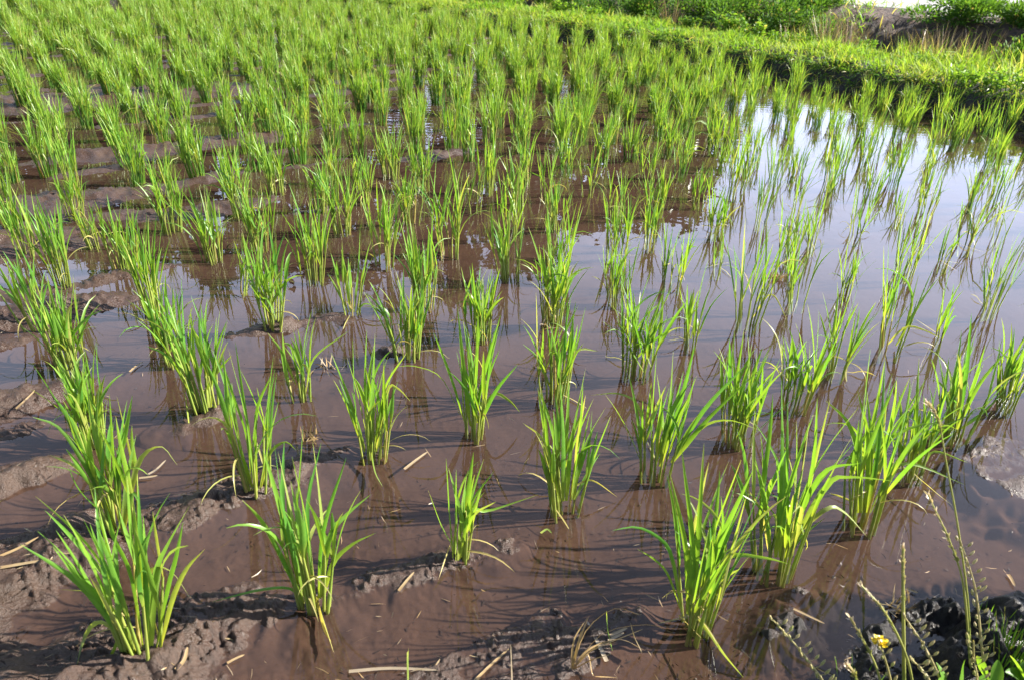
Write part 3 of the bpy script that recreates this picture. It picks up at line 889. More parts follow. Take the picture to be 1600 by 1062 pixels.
far = Acc()
for s_ in one:
    hero = HERO.get(s_['cat']) if s_['cat'] is not None else None
    st, fo, dr = make_rice(s_['x'], s_['y'], s_['tall'], s_['full'], s_['lean'], hero, s_['d'])
    loc = (s_['x'], s_['y'], max(-0.03, ground_z(s_['x'], s_['y'])))
    if s_['d'] < 3.4:
        root = empty('rice_plant', loc)
        st.build('stem', MAT['rice_stem'], root, loc)
        fo.build('foliage', MAT['rice_leaf'], root, loc)
        for a in dr:
            tag(a.build('dry_leaf', MAT['rice_leaf'], root, loc), 'yellowed withered leaf')
    else:
        a = Acc()
        for src in (st, fo):
            a.add(np.concatenate(src.V), np.concatenate(src.Q), np.concatenate(src.C))
        root = a.build('rice_plant', MAT['rice_leaf'], None, loc)
    tag(root, rice_label(s_), 'rice plant', RICE_GROUP)
for s_ in rest:
    st, fo, dr = make_rice(s_['x'], s_['y'], s_['tall'] * 1.06, s_['full'], s_['lean'], None, max(s_['d'], 4.0))
    for src in (st, fo):
        far.add(np.concatenate(src.V), np.concatenate(src.Q), np.concatenate(src.C))
tag(far.build('distant_rice', MAT['rice_leaf']), 'far rows of young rice merging into one green mass', 'rice', kind='stuff')


# ------------------------------------------------------------------ bank vegetation
def bank_point(k, u):
    """a point on the first bank: k index along the edge, u metres outwards"""
    zs = np.interp(u, [p[0] for p in PROFILE], [p[1] for p in PROFILE])
    return np.c_[BP[k] + BN[k] * u[:, None], zs]


def bank_at(px, u, z):
    """the point u metres outwards from the field edge that lies below photo column px"""
    kk = np.where((BP[:, 1] > 2) & (bs < bs[sel][-1]))[0]
    P = np.c_[BP[kk] + BN[kk] * u, np.full(len(kk), z)]
    x, _, d = PROJ(P)
    x = np.where(d > 0.3, x, 1e6)
    return P[np.abs(x - px).argmin()]


vis_k = np.where((BP[:, 1] > 3.0) & (BP[:, 1] < 14) & (BP[:, 0] > -9))[0]
nbld = 70000
k = rng.choice(vis_k, nbld)
u = rng.uniform(0.05, 1.05, nbld)
pt = bank_point(k, u)
clump = fbm(pt[:, 0], pt[:, 1], 3.5, 3, 200)
keep = rng.random(nbld) < 0.6 + 1.1 * smooth01((clump - .35) / .3)
pt, u, clump = pt[keep], u[keep], clump[keep]
n_ = len(pt)
pt[:, 2] -= 0.01
dist_b = np.hypot(pt[:, 0], pt[:, 1])
ga = Acc()
big = smooth01((fbm(pt[:, 0], pt[:, 1], 7.0, 3, 205) - .5) / .2)
hgt = (0.028 + 0.10 * clump ** 2 + 0.035 * rng.random(n_) + (.05 + .11 * smooth01((u - .5) / .4)) * big * rng.random(n_)) * (0.75 + .5 * smooth01((pt[:, 0] - 2.2) / 1.5))
blades(ga, pt, rng.uniform(0, 6.28, n_), rng.uniform(0.5, 1.45, n_), hgt * 1.25, (0.0045 + 0.004 * rng.random(n_)) * np.clip(dist_b / 6, .8, 1.8), rng.uniform(0.1, 1.3, n_), 3,
       np.clip(rng.normal(.45, .3, n_) + 2.4 * (fbm(pt[:, 0], pt[:, 1], 2.2, 3, 207) - .5), 0, 1), (rng.random(n_) < .10 + .25 * big * (u > .6)) * rng.uniform(.3, .9, n_), flat=True)
tag(ga.build('bank_grass', MAT['bank_grass']), 'short sunlit grass growing on the field bank', 'grass', kind='stuff')

# hanging roots, moss and dead blades on the dark bank face
n_ = 11000
k = rng.choice(vis_k, n_)
u = rng.uniform(-0.01, 0.11, n_)
pt = bank_point(k, u)
pt[:, 2] += 0.01
oa = np.arctan2(-BN[k, 1], -BN[k, 0]) + rng.normal(0, .7, n_)
fg = Acc()
blades(fg, pt, oa, rng.uniform(-0.3, 1.0, n_), rng.uniform(.03, .12, n_), rng.uniform(.004, .008, n_), rng.uniform(.8, 2.2, n_), 3, rng.uniform(0, .7, n_), (rng.random(n_) < .2) * .8, flat=True)
tag(fg.build('bank_fringe', MAT['weed']), 'tufts and moss overhanging the shaded bank face', 'grass', kind='stuff')

# grass and weeds on the ditch side and the road embankment
n_ = 30000
k = rng.choice(vis_k, n_)
u = rng.uniform(1.35, 2.6, n_)
zz = np.interp(u, [p[0] for p in PROF2], [p[1] for p in PROF2])
pt = np.c_[BP[k] + BN[k] * u[:, None], zz]
cl = fbm(pt[:, 0], pt[:, 1], 1.6, 3, 210)
px_, py_, _ = PROJ(pt)
bare = smooth01(1 - np.abs(px_ - 1385) / 95) * smooth01((65 - py_) / 40)
keep = (rng.random(n_) < smooth01((cl - .36) / .2) + .1) & (rng.random(n_) > bare * 0.85)
pt, cl = pt[keep], cl[keep]
n_ = len(pt)
eg = Acc()
blades(eg, pt, rng.uniform(0, 6.28, n_), rng.uniform(.5, 1.4, n_), rng.uniform(.06, .17, n_), rng.uniform(.007, .012, n_), rng.uniform(.2, 1.4, n_), 3, rng.random(n_), (rng.random(n_) < .2) * .8, flat=True)
tag(eg.build('embankment_grass', MAT['weed']), 'mixed green grass and weeds over the road embankment', 'grass', kind='stuff')


def leaf_cards(acc, C, nrm, L, W, rnd, dry=None, droop=0.35):
    """small pointed leaves: C centre of attachment, nrm outward direction"""
    n = len(C)
    phi = np.arctan2(nrm[:, 1], nrm[:, 0])
    el = np.arcsin(np.clip(nrm[:, 2] / (np.linalg.norm(nrm, axis=1) + 1e-9), -1, 1))
    blades(acc, C, phi, el + droop * .5, L, W, rng.uniform(.2, 1.0, n) * droop * 2, 3, rnd, dry, fold=.12, wprof=lambda s: np.sin(np.pi * np.clip(s * .93 + .07, 0, 1)) ** .8 + .02)


def leafy_weed(px, u, hgt, wid, label, z=0.17, mat='weed', b=None, bright=.6, group='leafy weeds along the field bank', name='leafy_weed'):
    b = bank_at(px, u, z) if b is None else b
    root = empty(name, b)
    st, lf = Acc(), Acc()
    ns = max(4, int(9 * wid / .12))
    th = rng.uniform(0, 6.28, ns)
    r0 = wid * .5 * np.sqrt(rng.random(ns))
    bs_ = np.c_[b[0] + r0 * np.cos(th), b[1] + r0 * np.sin(th), np.full(ns, z - .01)]
    hh = hgt * rng.uniform(.6, 1.05, ns)
    tip = bs_ + np.c_[np.cos(th) * hh * .3, np.sin(th) * hh * .3, hh]
    t = np.linspace(0, 1, 5)
    P = bs_[:, None] * (1 - t[None, :, None]) + tip[:, None] * t[None, :, None]
    P[..., 2] += np.sin(t * np.pi)[None] * hh[:, None] * .06
    tubes(st, P, .004, .002, 4, .4, 0)
    m = 22
    f = rng.uniform(.25, 1, (ns, m))
    C = bs_[:, None] * (1 - f[..., None]) + tip[:, None] * f[..., None]
    C = C.reshape(-1, 3)
    a = rng.uniform(0, 6.28, len(C))
    nr = np.c_[np.cos(a), np.sin(a), rng.uniform(.0, .9, len(C))]
    sz = min(hgt * .30, .05)
    leaf_cards(lf, C, nr, rng.uniform(.7, 1.3, len(C)) * sz, rng.uniform(.25, .4, len(C)) * sz, np.clip(rng.normal(bright, .25, len(C)), 0, 1), (rng.random(len(C)) < .04) * .7)
    st.build('stem', MAT[mat], root, b)
    lf.build('foliage', MAT[mat], root, b)
    return tag(root, label, 'weed', group)


for a in [(880, .80, .15, .22, 'bright leafy weed on the bank top beside the darkest bush'), (925, .75, .12, .18, 'low pale weed on the bank just before the tall straw tuft'),
          (1085, .75, .12, .16, 'small leafy weed at the foot of the dark bushes'), (1140, .78, .19, .20, 'tallest bright leafy weed on the bank, below the bushes'),
          (1172, .72, .16, .20, 'bushy bright weed touching the tallest leafy weed'), (1215, .75, .10, .22, 'low spreading weed on the sunny bank before the dry stalks'),
          (1255, .80, .10, .14, 'small broad-leaved weed beside the dry stalks'), (1350, .85, .10, .14, 'yellow-green weed at the back of the bank near the bare soil'),
          (1515, .14, .10, .24, 'spreading weed overhanging the dark bank near the right edge'), (1575, .14, .11, .26, 'broad-leaved weed hanging over the bank at the right frame edge'),
          (740, .8, .14, .2, 'leafy weed far along the bank under the dark hedge'), (800, .8, .15, .24, 'pale weed clump at the top of the frame on the far bank'), (1450, .6, .09, .2, 'sunlit weed clump at the middle of the right bank')]:
    leafy_weed(*a)


def grass_tuft(px, u, hgt, label, dryf, n=45, z=.16, spread=.05, b=None, mat='straw', group='tall grass tufts behind the bank', cat='grass tuft', w=.004):
    b = bank_at(px, u, z) if b is None else b
    z = b[2]
    acc = Acc()
    th = rng.uniform(0, 6.28, n)
    r0 = spread * np.sqrt(rng.random(n))
    blades(acc, np.c_[b[0] + r0 * np.cos(th), b[1] + r0 * np.sin(th), np.full(n, z - .01)], th, rng.uniform(1.15, 1.55, n), hgt * rng.uniform(.55, 1.05, n), w, np.abs(rng.normal(.2, .3, n)), 5,
           rng.random(n), (rng.random(n) < dryf) * rng.uniform(.5, 1, n), flat=True)
    o = acc.build('grass_tuft', MAT[mat], None, b)
    return tag(o, label, cat, group)


for a in [(1045, .98, .36, 'upright pale straw tuft between the dark bushes', .6, 90, .11, .08), (1292, .95, .40, 'tall dry straw stalks beside the last dark bush', .8, 90, .12, .10),
          (1325, .95, .34, 'dry stalks leaning in front of the bare soil', .85, 70, .12, .10), (1432, .92, .30, 'thin dry stalks right of the bare soil', .7, 60, .13, .10),
          (1470, .92, .34, 'pale straw stalks among green blades on the bank', .7, 70, .13, .14), (1525, .95, .34, 'dry stalks in the shade of the green mound', .7, 60, .12, .14),
          (1230, 1.0, .28, 'thin straw stalks rising among the dark bushes', .7, 30, .11, .10), (1575, 1.6, .26, 'dry stalks near the right edge of the frame', .6, 35, .05, .14)]:
    grass_tuft(*a)
for a in [(1350, 1.75, .20, 'small dry tuft growing on the bare soil slope', .8, 40, .10, .12), (1400, 1.85, .18, 'second dry tuft on the bare soil slope below the road', .8, 40, .18, .14), (1455, 1.8, .22, 'straw tuft at the right end of the bare soil', .7, 50, .14, .14)]:
    grass_tuft(*a)
for a in [(1413, .82, .22, 'bright green grass tuft at the back of the bank', .1, 60, .14, .08), (1440, .78, .18, 'short green grass tuft beside the bright one', .1, 50, .14, .10),
          (1485, .75, .17, 'green grass tuft below the pale straw stalks', .1, 60, .15, .12), (1590, .80, .22, 'green grass tuft cut by the right frame edge', .1, 60, .15, .12),
          (1545, .85, .22, 'dark green grass tuft at the shaded end of the bank', .1, 60, .14, .12)]:
    grass_tuft(*a, mat='bank_grass', w=.006)


def bush(px, u, z, wid, hgt, label, n=3000, mat='bush', leaf=.036):
    b = bank_at(px, u, z)
    root = empty('bush', b)
    lf, st = Acc(), Acc()
    nl = 9
    cc = np.c_[rng.normal(0, wid * .26, nl), rng.normal(0, wid * .2, nl), rng.uniform(.25, .8, nl) * hgt]
    q = rng.integers(0, nl, n)
    v = rng.normal(0, 1, (n, 3)); v /= np.linalg.norm(v, axis=1, keepdims=True)
    C = b + cc[q] + v * (rng.random(n) ** .45)[:, None] * np.array([wid * .24, wid * .2, hgt * .26])
    C[:, 2] = np.maximum(C[:, 2], z)
    nr = v + np.array([0, 0, .5])
    leaf_cards(lf, C, nr, rng.uniform(.6, 1.3, n) * leaf, rng.uniform(.35, .5, n) * leaf, np.clip(rng.normal(.4, .3, n), 0, 1), (rng.random(n) < .03) * .8)
    t = np.linspace(0, 1, 4)
    P = np.stack([b + (cc[a] * t[:, None]) * np.array([1, 1, 1]) for a in range(nl)])
    tubes(st, P, .008, .003, 5, .4, .6)
    st.build('branch', MAT['straw'], root, b)
    lf.build('foliage', MAT[mat], root, b)
    return tag(root, label, 'bush', 'bushes in the ditch behind the bank')


for a in [(1000, 1.3, -.02, .75, .50, 'darkest bush in the ditch, left of the pale straw tuft'), (1090, 1.3, -.02, .7, .46, 'dark bush just right of the pale straw tuft'), (1160, 1.4, .0, .8, .54, 'large green bush behind the tallest leafy weed'),
          (1240, 1.35, .0, .7, .50, 'green bush left of the bare soil, before the dry stalks'), (930, 1.3, -.02, .8, .50, 'shaded bush at the top of the frame behind the pale weed'), (1590, 1.35, .0, .9, .50, 'dark green mound of leaves at the right frame edge'),
          (1500, 2.1, .34, .9, .22, 'low bright bush on the embankment right of the bare soil'), (1590, 2.2, .36, .8, .22, 'low bush at the upper right corner'), (1130, 2.0, .3, .9, .34, 'bush cut by the top of the frame above the dark ones'),
          (860, 1.4, .0, .8, .5, 'bush at the top of the frame beyond the leafy bank weed'), (780, 1.4, .0, .9, .5, 'far bush at the top of the frame over the pale weed clump'), (1270, 2.1, .32, .6, .26, 'small bush on the embankment just left of the road')]:
    bush(*a)


# ------------------------------------------------------------------ trees beyond the field (seen mirrored in the water)
def tree(az, dist, hgt, wid, label, conifer=True, n=5200):
    x, y = dist * math.sin(R(az)), dist * math.cos(R(az))
    b = np.array([x, y, -0.2])
    root = empty('tree', b)
    tr, cr = Acc(), Acc()
    t = np.linspace(0, 1, 7)
    P = np.c_[x + np.sin(t * 5) * .1, y + 0 * t, -0.2 + t * hgt * .95]
    tubes(tr, P[None], wid * .055 + .06, .03, 8, .5, .5)
    nbr = 46
    hb = rng.uniform(.12, 1, nbr)
    lim = []
    for q in range(nbr):
        a = rng.uniform(0, 6.28)
        ln = wid * .5 * ((1 - hb[q]) ** .75 * 1.05 + .05 if conifer else math.sin(math.pi * min(1, hb[q] * .85 + .12)) ** .6) * rng.uniform(.65, 1.1)
        s0 = np.array([x, y, hb[q] * hgt * .95])
        e0 = s0 + np.array([math.cos(a) * ln, math.sin(a) * ln, (-.1 if conifer else .3) * ln])
        lim.append(np.stack([s0 + (e0 - s0) * w for w in np.linspace(0, 1, 4)]))
    lim = np.array(lim)
    tubes(tr, lim, .04, .012, 4, .5, .5)
    q = rng.integers(0, nbr, n)
    f = rng.random(n) ** .7
    C = lim[q, 0] * (1 - f[:, None]) + lim[q, 3] * f[:, None] + rng.normal(0, 1, (n, 3)) * np.array([.22, .22, .16]) * (wid / 3)
    nr = rng.normal(0, 1, (n, 3))
    leaf_cards(cr, C, nr, rng.uniform(.22, .42, n), rng.uniform(.12, .2, n), rng.random(n))
    tr.build('trunk', MAT['bark'], root, b)
    cr.build('crown', MAT['tree_leaf'], root, b)
    tag(root, label, 'tree', 'trees mirrored in the paddy water')


def elev(px, py):
    d = ray(px, py)
    return math.degrees(math.atan2(-d[2], math.hypot(d[0], d[1]))), math.degrees(math.atan2(d[0], d[1]))


for (px, py, wid, con, lab) in [(722, 441, 3.3, True, 'tallest pointed tree mirrored in the water at mid field'), (575, 412, 3.6, True, 'pointed tree mirrored left of the tallest one'),
                                (655, 400, 3.8, False, 'round tree mirrored between the two tall pointed ones'), (838, 392, 3.2, True, 'pointed tree mirrored right of the tallest one'), (790, 362, 3.5, False, 'round tree mirrored beside the tallest one'),
                                (505, 385, 3.6, False, 'broad tree mirrored left among the rice rows'), (905, 318, 3.6, False, 'broad low tree mirrored where the open sky begins'), (975, 296, 3.8, False, 'low tree mirrored before the sky reflection'),
                                (1050, 290, 3.6, False, 'last low tree mirrored at the edge of the bright sky reflection'), (430, 380, 3.6, False, 'broad tree mirrored near the left mud strips'), (325, 392, 2.6, False, 'narrow tree mirrored beside the left rice row'),
                                (250, 352, 3.6, False, 'low tree mirrored over the left mud strips'), (165, 348, 3.8, False, 'second low tree mirrored at the left'), (75, 350, 3.8, False, 'low tree mirrored near the left frame edge'),
                                (-20, 345, 3.8, False, 'low tree mirrored at the left frame edge'), (-120, 345, 4.0, False, 'low tree mirrored beyond the left frame edge')]:
    e, az = elev(px, py)
    dist = 24 + rng.uniform(-1.5, 2.5)
    tree(az, dist, dist * math.tan(R(e)) + .3, wid, lab, con)


# ------------------------------------------------------------------ straw, twigs and litter on the mud
def stick(pts, w, label, name='straw_piece', cat='straw', mat='straw', rnd=.6, dry=.6, z=.004, flat=True, group='loose straw pieces on the mud'):
    P = []
    for a in pts:
        if len(a) == 3:
            P.append(AT(a[0], a[1], a[2]))
        else:
            g0 = G(a[0], a[1], 0)
            zz = max(0.0, ground_z(g0[0], g0[1])) + z
            P.append(G(a[0], a[1], zz))
    P = spline(P, 9)[None]
    acc = Acc()
    s = np.linspace(0, 1, 9)
    sweep(acc, P, np.array([w]), s, np.array([rnd]), np.array([dry]), .15, np.array([.2]), wprof=lambda s: .75 + .25 * np.cos(s * 2) - .4 * (s > .95))
    loc = P[0, 0]
    return tag(acc.build(name, MAT[mat], None, loc), label, cat, group)


def gy(px, py): return float(G(px, py)[1])


stick([(545, 1048), (610, 1043), (685, 1046)], .005, 'long pale straw lying across the bottom edge', dry=1, rnd=1)
stick([(800, 1064, gy(800, 1064)), (799, 1035, gy(800, 1062)), (798, 1006, gy(800, 1062))], .007, 'pale straw stub standing upright at the bottom edge', dry=1, rnd=1)
stick([(1003, 1018, gy(1000, 1020)), (992, 995, gy(1000, 1020)), (985, 972, gy(1000, 1020))], .006, 'pale pointed straw stub standing in the mud by the dead tuft', dry=1, rnd=1)
stick([(948, 1032), (935, 1005), (918, 970)], .007, 'grey flat straw leaning through the dead rice tuft', dry=1, rnd=1)
stick([(623, 922), (635, 907), (647, 893)], .005, 'yellow straw bit left of the small thin rice plant', dry=.35)
stick([(257, 1000), (280, 998), (300, 996)], .006, 'straw stub at the foot of the fan-shaped rice plant', dry=.7)
stick([(632, 732), (650, 718), (668, 705)], .006, 'dry straw beside the yellow leaf under the middle plant', dry=.6)
stick([(275, 1045), (288, 1030), (293, 1010)], .006, 'brown straw stuck in mud right of the fan-shaped plant', dry=.4, rnd=.1)
stick([(355, 1035), (370, 1027), (382, 1022)], .004, 'short green-yellow bit lying on the lower left mud', dry=.3)
stick([(0, 868), (30, 855), (60, 838)], .006, 'orange straw entering at the left frame edge', dry=.3, rnd=.2)
stick([(0, 886), (40, 879), (85, 872)], .006, 'yellow leaf lying at the left frame edge', dry=.4)
stick([(203, 580), (212, 572), (223, 565)], .006, 'brown straw bit floating between the left rice rows', dry=.4, rnd=.2)
stick([(232, 740), (245, 732), (259, 718)], .005, 'curved white straw beside the leaning left plant', dry=1, rnd=1)
stick([(217, 746), (235, 744), (246, 742)], .005, 'flat pale straw below the curved white one', dry=.7)
stick([(25, 638), (42, 622), (60, 604)], .005, 'brown twig lying on the left mud ridge', dry=.5, rnd=.1)
stick([(637, 1015, gy(637, 1064)), (637, 1040, gy(637, 1064)), (638, 1066, gy(637, 1064))], .009, 'yellow-green blade poking up at the bottom edge', mat='rice_leaf', dry=.25)
stick([(740, 1064), (770, 1035), (795, 1013)], .004, 'thin orange stalk leaning on the bottom mud strip', dry=.2, rnd=.1)
stick([(1240, 950), (1265, 962), (1288, 973)], .004, 'thin straw right of the glistening mud mound', dry=.5, rnd=.2)
stick([(1415, 918), (1425, 922), (1434, 925)], .005, 'short orange straw floating near the pointed grass spikes', dry=.3, rnd=.1)
stick([(1390, 940), (1425, 953), (1460, 963)], .004, 'pale straw on the small mud lump at lower right', dry=.8)
stick([(1575, 896), (1580, 903), (1586, 915)], .006, 'dark twig stub near the right edge', dry=.1, rnd=0)
stick([(953, 992), (965, 987), (980, 980)], .005, 'flat straw bit right of the dead tuft', dry=.6)
stick([(951, 1000), (962, 994), (975, 988)], .005, 'second flat straw bit lying beneath its twin', dry=.8)
stick([(845, 832), (855, 826), (862, 832)], .004, 'small green leaf scrap floating behind the dead tuft', mat='rice_leaf', dry=.2)
stick([(948, 955, gy(955, 1015)), (950, 985, gy(955, 1015)), (957, 1016, gy(955, 1015))], .005, 'single green blade standing in the dead rice tuft', mat='rice_leaf', dry=.1)

# dead rice tuft, orange straw
b = G(893, 1045)
acc = Acc()
Yd = b[1]
for pts, w in [([(893, 1045), (905, 1000), (920, 962)], 5), ([(895, 1045), (915, 985), (960, 950), (1003, 962)], 5), ([(893, 1045), (897, 1000), (917, 965)], 4), ([(896, 1045), (930, 1010), (970, 998), (1008, 1016)], 4),
               ([(898, 1043), (940, 990), (1010, 975), (1052, 988)], 3), ([(898, 1042), (925, 1015), (985, 990), (1005, 982)], 3), ([(896, 1045), (915, 1018), (945, 1000)], 5), ([(900, 1040), (918, 1020), (925, 1050), (930, 1056)], 3),
               ([(894, 1045), (900, 1015), (908, 985)], 4), ([(896, 1045), (925, 1030), (960, 1020)], 5), ([(895, 1045), (905, 1030), (935, 1010), (965, 1002)], 4), ([(930, 1056), (950, 1057), (965, 1058)], 3)]:
    P = spline(px_path(pts, Yd + rng.uniform(-.01, .01), rng.uniform(-.03, .03)), 10)[None]
    sweep(acc, P, np.array([w / 1000 * .8]), np.linspace(0, 1, 10), np.array([rng.random() * .5]), np.array([0.0]), .2, np.array([rng.normal(0, .5)]))
tag(acc.build('dead_rice_tuft', MAT['straw'], None, b), 'dead orange straw tuft drooping over mud at the bottom edge', 'dead plant')


def twig_tuft(px, py, r, n, label, name='dead_stubble', dark=True):
    b = G(px, py, 0.004)
    acc = Acc()
    th = rng.uniform(0, 6.28, n)
    blades(acc, np.repeat(b[None], n, 0) + np.c_[rng.normal(0, r * .3, n), rng.normal(0, r * .2, n), np.zeros(n) - .006], th, rng.uniform(.1, 1.3, n), rng.uniform(.5, 1.1, n) * r, .0035, rng.uniform(0, .8, n), 4,
           rng.random(n) * .5, np.where(rng.random(n) < .4, .8, .0), flat=True)
    return tag(acc.build(name, MAT['straw'], None, b), label, 'dead plant', 'dead stubble tufts in the water')


twig_tuft(1213, 434, .035, 60, 'round brown stubble tuft floating in the sky reflection')
twig_tuft(487, 682, .035, 16, 'pale broken twigs on the mud left of the middle plant')
twig_tuft(511, 572, .05, 14, 'withered seedling in the water left of the thick centre plant')
twig_tuft(855, 508, .04, 12, 'straw stubs at the foot of the centre clump column')
twig_tuft(1412, 948, .035, 26, 'brown stubble on the mud lump behind the grass spikes')

# dark crumbs of rotted straw lying on the silt under the water
n_ = 2600
py_ = 1075 - 780 * rng.random(n_) ** 1.5
P0 = np.array([G(a, b_)[:2] for a, b_ in zip(rng.uniform(-60, 1640, n_), py_)])
kp = fbm(P0[:, 0], P0[:, 1], 3.5, 3, 220) > .43
P0 = P0[kp]
n_ = len(P0)
acc = Acc()
blades(acc, np.c_[P0, H(P0[:, 0], P0[:, 1]) + .002], rng.uniform(0, 6.28, n_), rng.uniform(-.1, .5, n_), rng.uniform(.005, .015, n_), rng.uniform(.0013, .0028, n_), rng.uniform(-.3, .9, n_), 3, rng.random(n_), 0, curl=rng.normal(0, 1.2, n_), flat=True)
tag(acc.build('rotted_litter', MAT['debris'], None), 'dark rotted crumbs scattered over the silt', 'litter', kind='stuff')

# uncountable straw crumbs
n_ = 230
P0 = []
while len(P0) < n_:
    a, b_ = rng.uniform(0, 1600), 1062 - 560 * rng.random() ** 1.6
    g0 = G(a, b_)
    P0.append((g0[0], g0[1]))
P0 = np.array(P0)
zz = np.maximum(H(P0[:, 0], P0[:, 1]), -0.02) + .003
acc = Acc()
blades(acc, np.c_[P0, zz], rng.uniform(0, 6.28, n_), rng.normal(.02, .08, n_), rng.uniform(.006, .03, n_), rng.uniform(.0012, .003, n_), rng.normal(0, .2, n_), 2, rng.random(n_), rng.random(n_), flat=True)
tag(acc.build('straw_litter', MAT['straw'], None), 'tiny bits of straw scattered over the mud', 'litter', kind='stuff')


# ------------------------------------------------------------------ weeds on the photographer's bank, lower right
def spike_grass(pts, Y, label, wst=.0022, head=.35, dryh=.6, rough=.0026):
    """a grass stalk with a slim seed spike; pts from the foot to the tip"""
    P = spline([AT(a, b, Y + c) for a, b, c in pts], 22)
    root = empty('spike_grass', P[0])
    st, hd = Acc(), Acc()
    tubes(st, P[None], wst * .6, wst * .35, 6, .2, .0)
    m = int(22 * (1 - head))
    n = 90
    f = rng.uniform(m, 21, n)
    i0 = np.clip(f.astype(int), 0, 20)
    C = P[i0] + (P[i0 + 1] - P[i0]) * (f - i0)[:, None]
    D = P[i0 + 1] - P[i0]
    D /= np.linalg.norm(D, axis=1, keepdims=True)
    nr = D * 1.6 + rng.normal(0, .45, (n, 3))
    leaf_cards(hd, C, nr, rng.uniform(.006, .010, n), rough * rng.uniform(.7, 1.1, n), np.clip((f - m) / (21 - m) * 1.0 + rng.normal(0, .15, n), 0, 1), np.clip((f - m) / (21 - m), 0, 1) * dryh, droop=.05)
    st.build('stalk', MAT['spike'], root, P[0])
    hd.build('seed_spike', MAT['spike'], root, P[0])
    return tag(root, label, 'grass', 'grass stalks on the near bank')


YB = 0.70
spike_grass([(1413, 1110, 0), (1412, 1000, 0), (1411, 920, .02), (1411, 856, .03)], YB, 'upright green grass spike with a white tip, lower right', .0045, .42, .8)
spike_grass([(1432, 1110, 0), (1418, 1030, 0), (1385, 960, .01), (1345, 913, .03)], YB - .02, 'leaning grass spike with a pale tip crossing the upright one', .0035, .5, .9)
spike_grass([(1385, 1110, 0), (1372, 1050, 0), (1352, 1005, .01), (1328, 964, .02)], YB - .03, 'shorter green grass spike left of the upright one', .003, .5, .5)
spike_grass([(1520, 1110, 0), (1508, 935, .02), (1490, 860, .03), (1450, 772, .05)], YB + .02, 'yellow seed spike bending left, tallest but one at lower right', .0028, .42, .75)
spike_grass([(1516, 1110, 0), (1514, 960, .02), (1498, 830, .04), (1478, 720, .05), (1466, 655, .05), (1448, 628, .05)], YB + .03, 'tallest grass stalk with a nodding white feathery head', .0024, .28, 1.0, .0022)
spike_grass([(1362, 1110, 0), (1340, 1062, 0), (1325, 1040, 0)], YB - .05, 'thin pale stalk at the bottom edge among grass spikes', .002, .5, .9)


def pod_weed(pts, Y, label, npod=22, pod=.012, pink=.5, flower=False):
    P = spline([AT(a, b, Y + c) for a, b, c in pts], 20)
    root = empty('pod_weed', P[0])
    st = Acc()
    tubes(st, P[None], .0019, .0009, 6, .55, pink * .35)
    st.build('stalk', MAT['spike'], root, P[0])
    pd = Acc()
    for k_ in range(npod):
        f = 4 + 15 * (k_ + rng.random() * .5) / npod
        i0 = int(min(f, 18))
        c = P[i0] + (P[i0 + 1] - P[i0]) * (f - i0)
        a = (k_ % 2) * math.pi + rng.normal(0, .5)
        d = np.array([math.cos(a), math.sin(a) * .6, .55])
        d /= np.linalg.norm(d)
        e = c + d * pod * rng.uniform(.4, .7)
        tubes(pd, np.array([[c, (c + e) / 2, e]]), .0005, .0005, 4, .5, pink * .4)
        up = d * .5 + np.array([0, 0, .8]); up /= np.linalg.norm(up)
        L_ = pod * rng.uniform(.7, 1.1)
        q = np.array([e, e + up * L_ * .3, e + up * L_ * .7, e + up * L_])
        rad4 = np.array([.0006, .0019, .0017, .0004])
        for a_, b_ in ((0, 1), (1, 2), (2, 3)):
            tubes(pd, q[None, [a_, b_]], rad4[a_], rad4[b_], 6, rng.uniform(.2, .9), rng.uniform(0, pink))
    pd.build('seed_pod', MAT['spike'], root, P[0])['kind'] = 'stuff'
    if flower:
        fl = Acc()
        tipp = P[-1]
        for k_ in range(26):
            v = rng.normal(0, 1, 3); v[2] = abs(v[2]); v /= np.linalg.norm(v)
            c = tipp + v * np.array([.009, .009, .007]) * rng.uniform(.5, 1)
            for pz in range(4):
                a = pz * math.pi / 2 + rng.random()
                leaf_cards(fl, c[None], np.array([[math.cos(a), math.sin(a), .5]]), np.array([.0045]), np.array([.0035]), np.array([rng.random()]))
        fl.build('flower_head', MAT['flower'], root, P[0])
    return tag(root, label, 'weed', 'podded weeds on the near bank')


pod_weed([(1312, 1110, 0), (1285, 1062, 0), (1250, 1015, .01), (1208, 968, .02)], YB - .03, 'podded weed leaning left at the bottom edge below the mud mound', 20, .013, .2)
pod_weed([(1545, 1110, 0), (1534, 1010, .0), (1524, 920, .02), (1500, 842, .03)], YB + .02, 'tall podded weed with pinkish pods before the black mud', 26, .012, .6)
pod_weed([(1400, 1110, 0), (1390, 1055, 0), (1380, 1020, .0), (1375, 1004, .01)], YB - .03, 'weed topped by a small yellow flower head', 8, .010, .1, True)
pod_weed([(1478, 1110, 0), (1468, 1060, .0), (1445, 1010, .01), (1415, 965, .02)], YB - .02, 'slanting podded weed behind the upright grass spike', 18, .012, .4)
pod_weed([(1535, 1110, 0), (1528, 1062, .0), (1522, 1030, .01), (1521, 1000, .01)], YB - .05, 'short yellow-green podded weed at the bottom edge', 14, .014, .1)
pod_weed([(1470, 1110, 0), (1452, 1062, .0), (1440, 1045, .01), (1425, 1030, .01)], YB - .06, 'low podded weed close to the flower stem', 10, .012, .3)


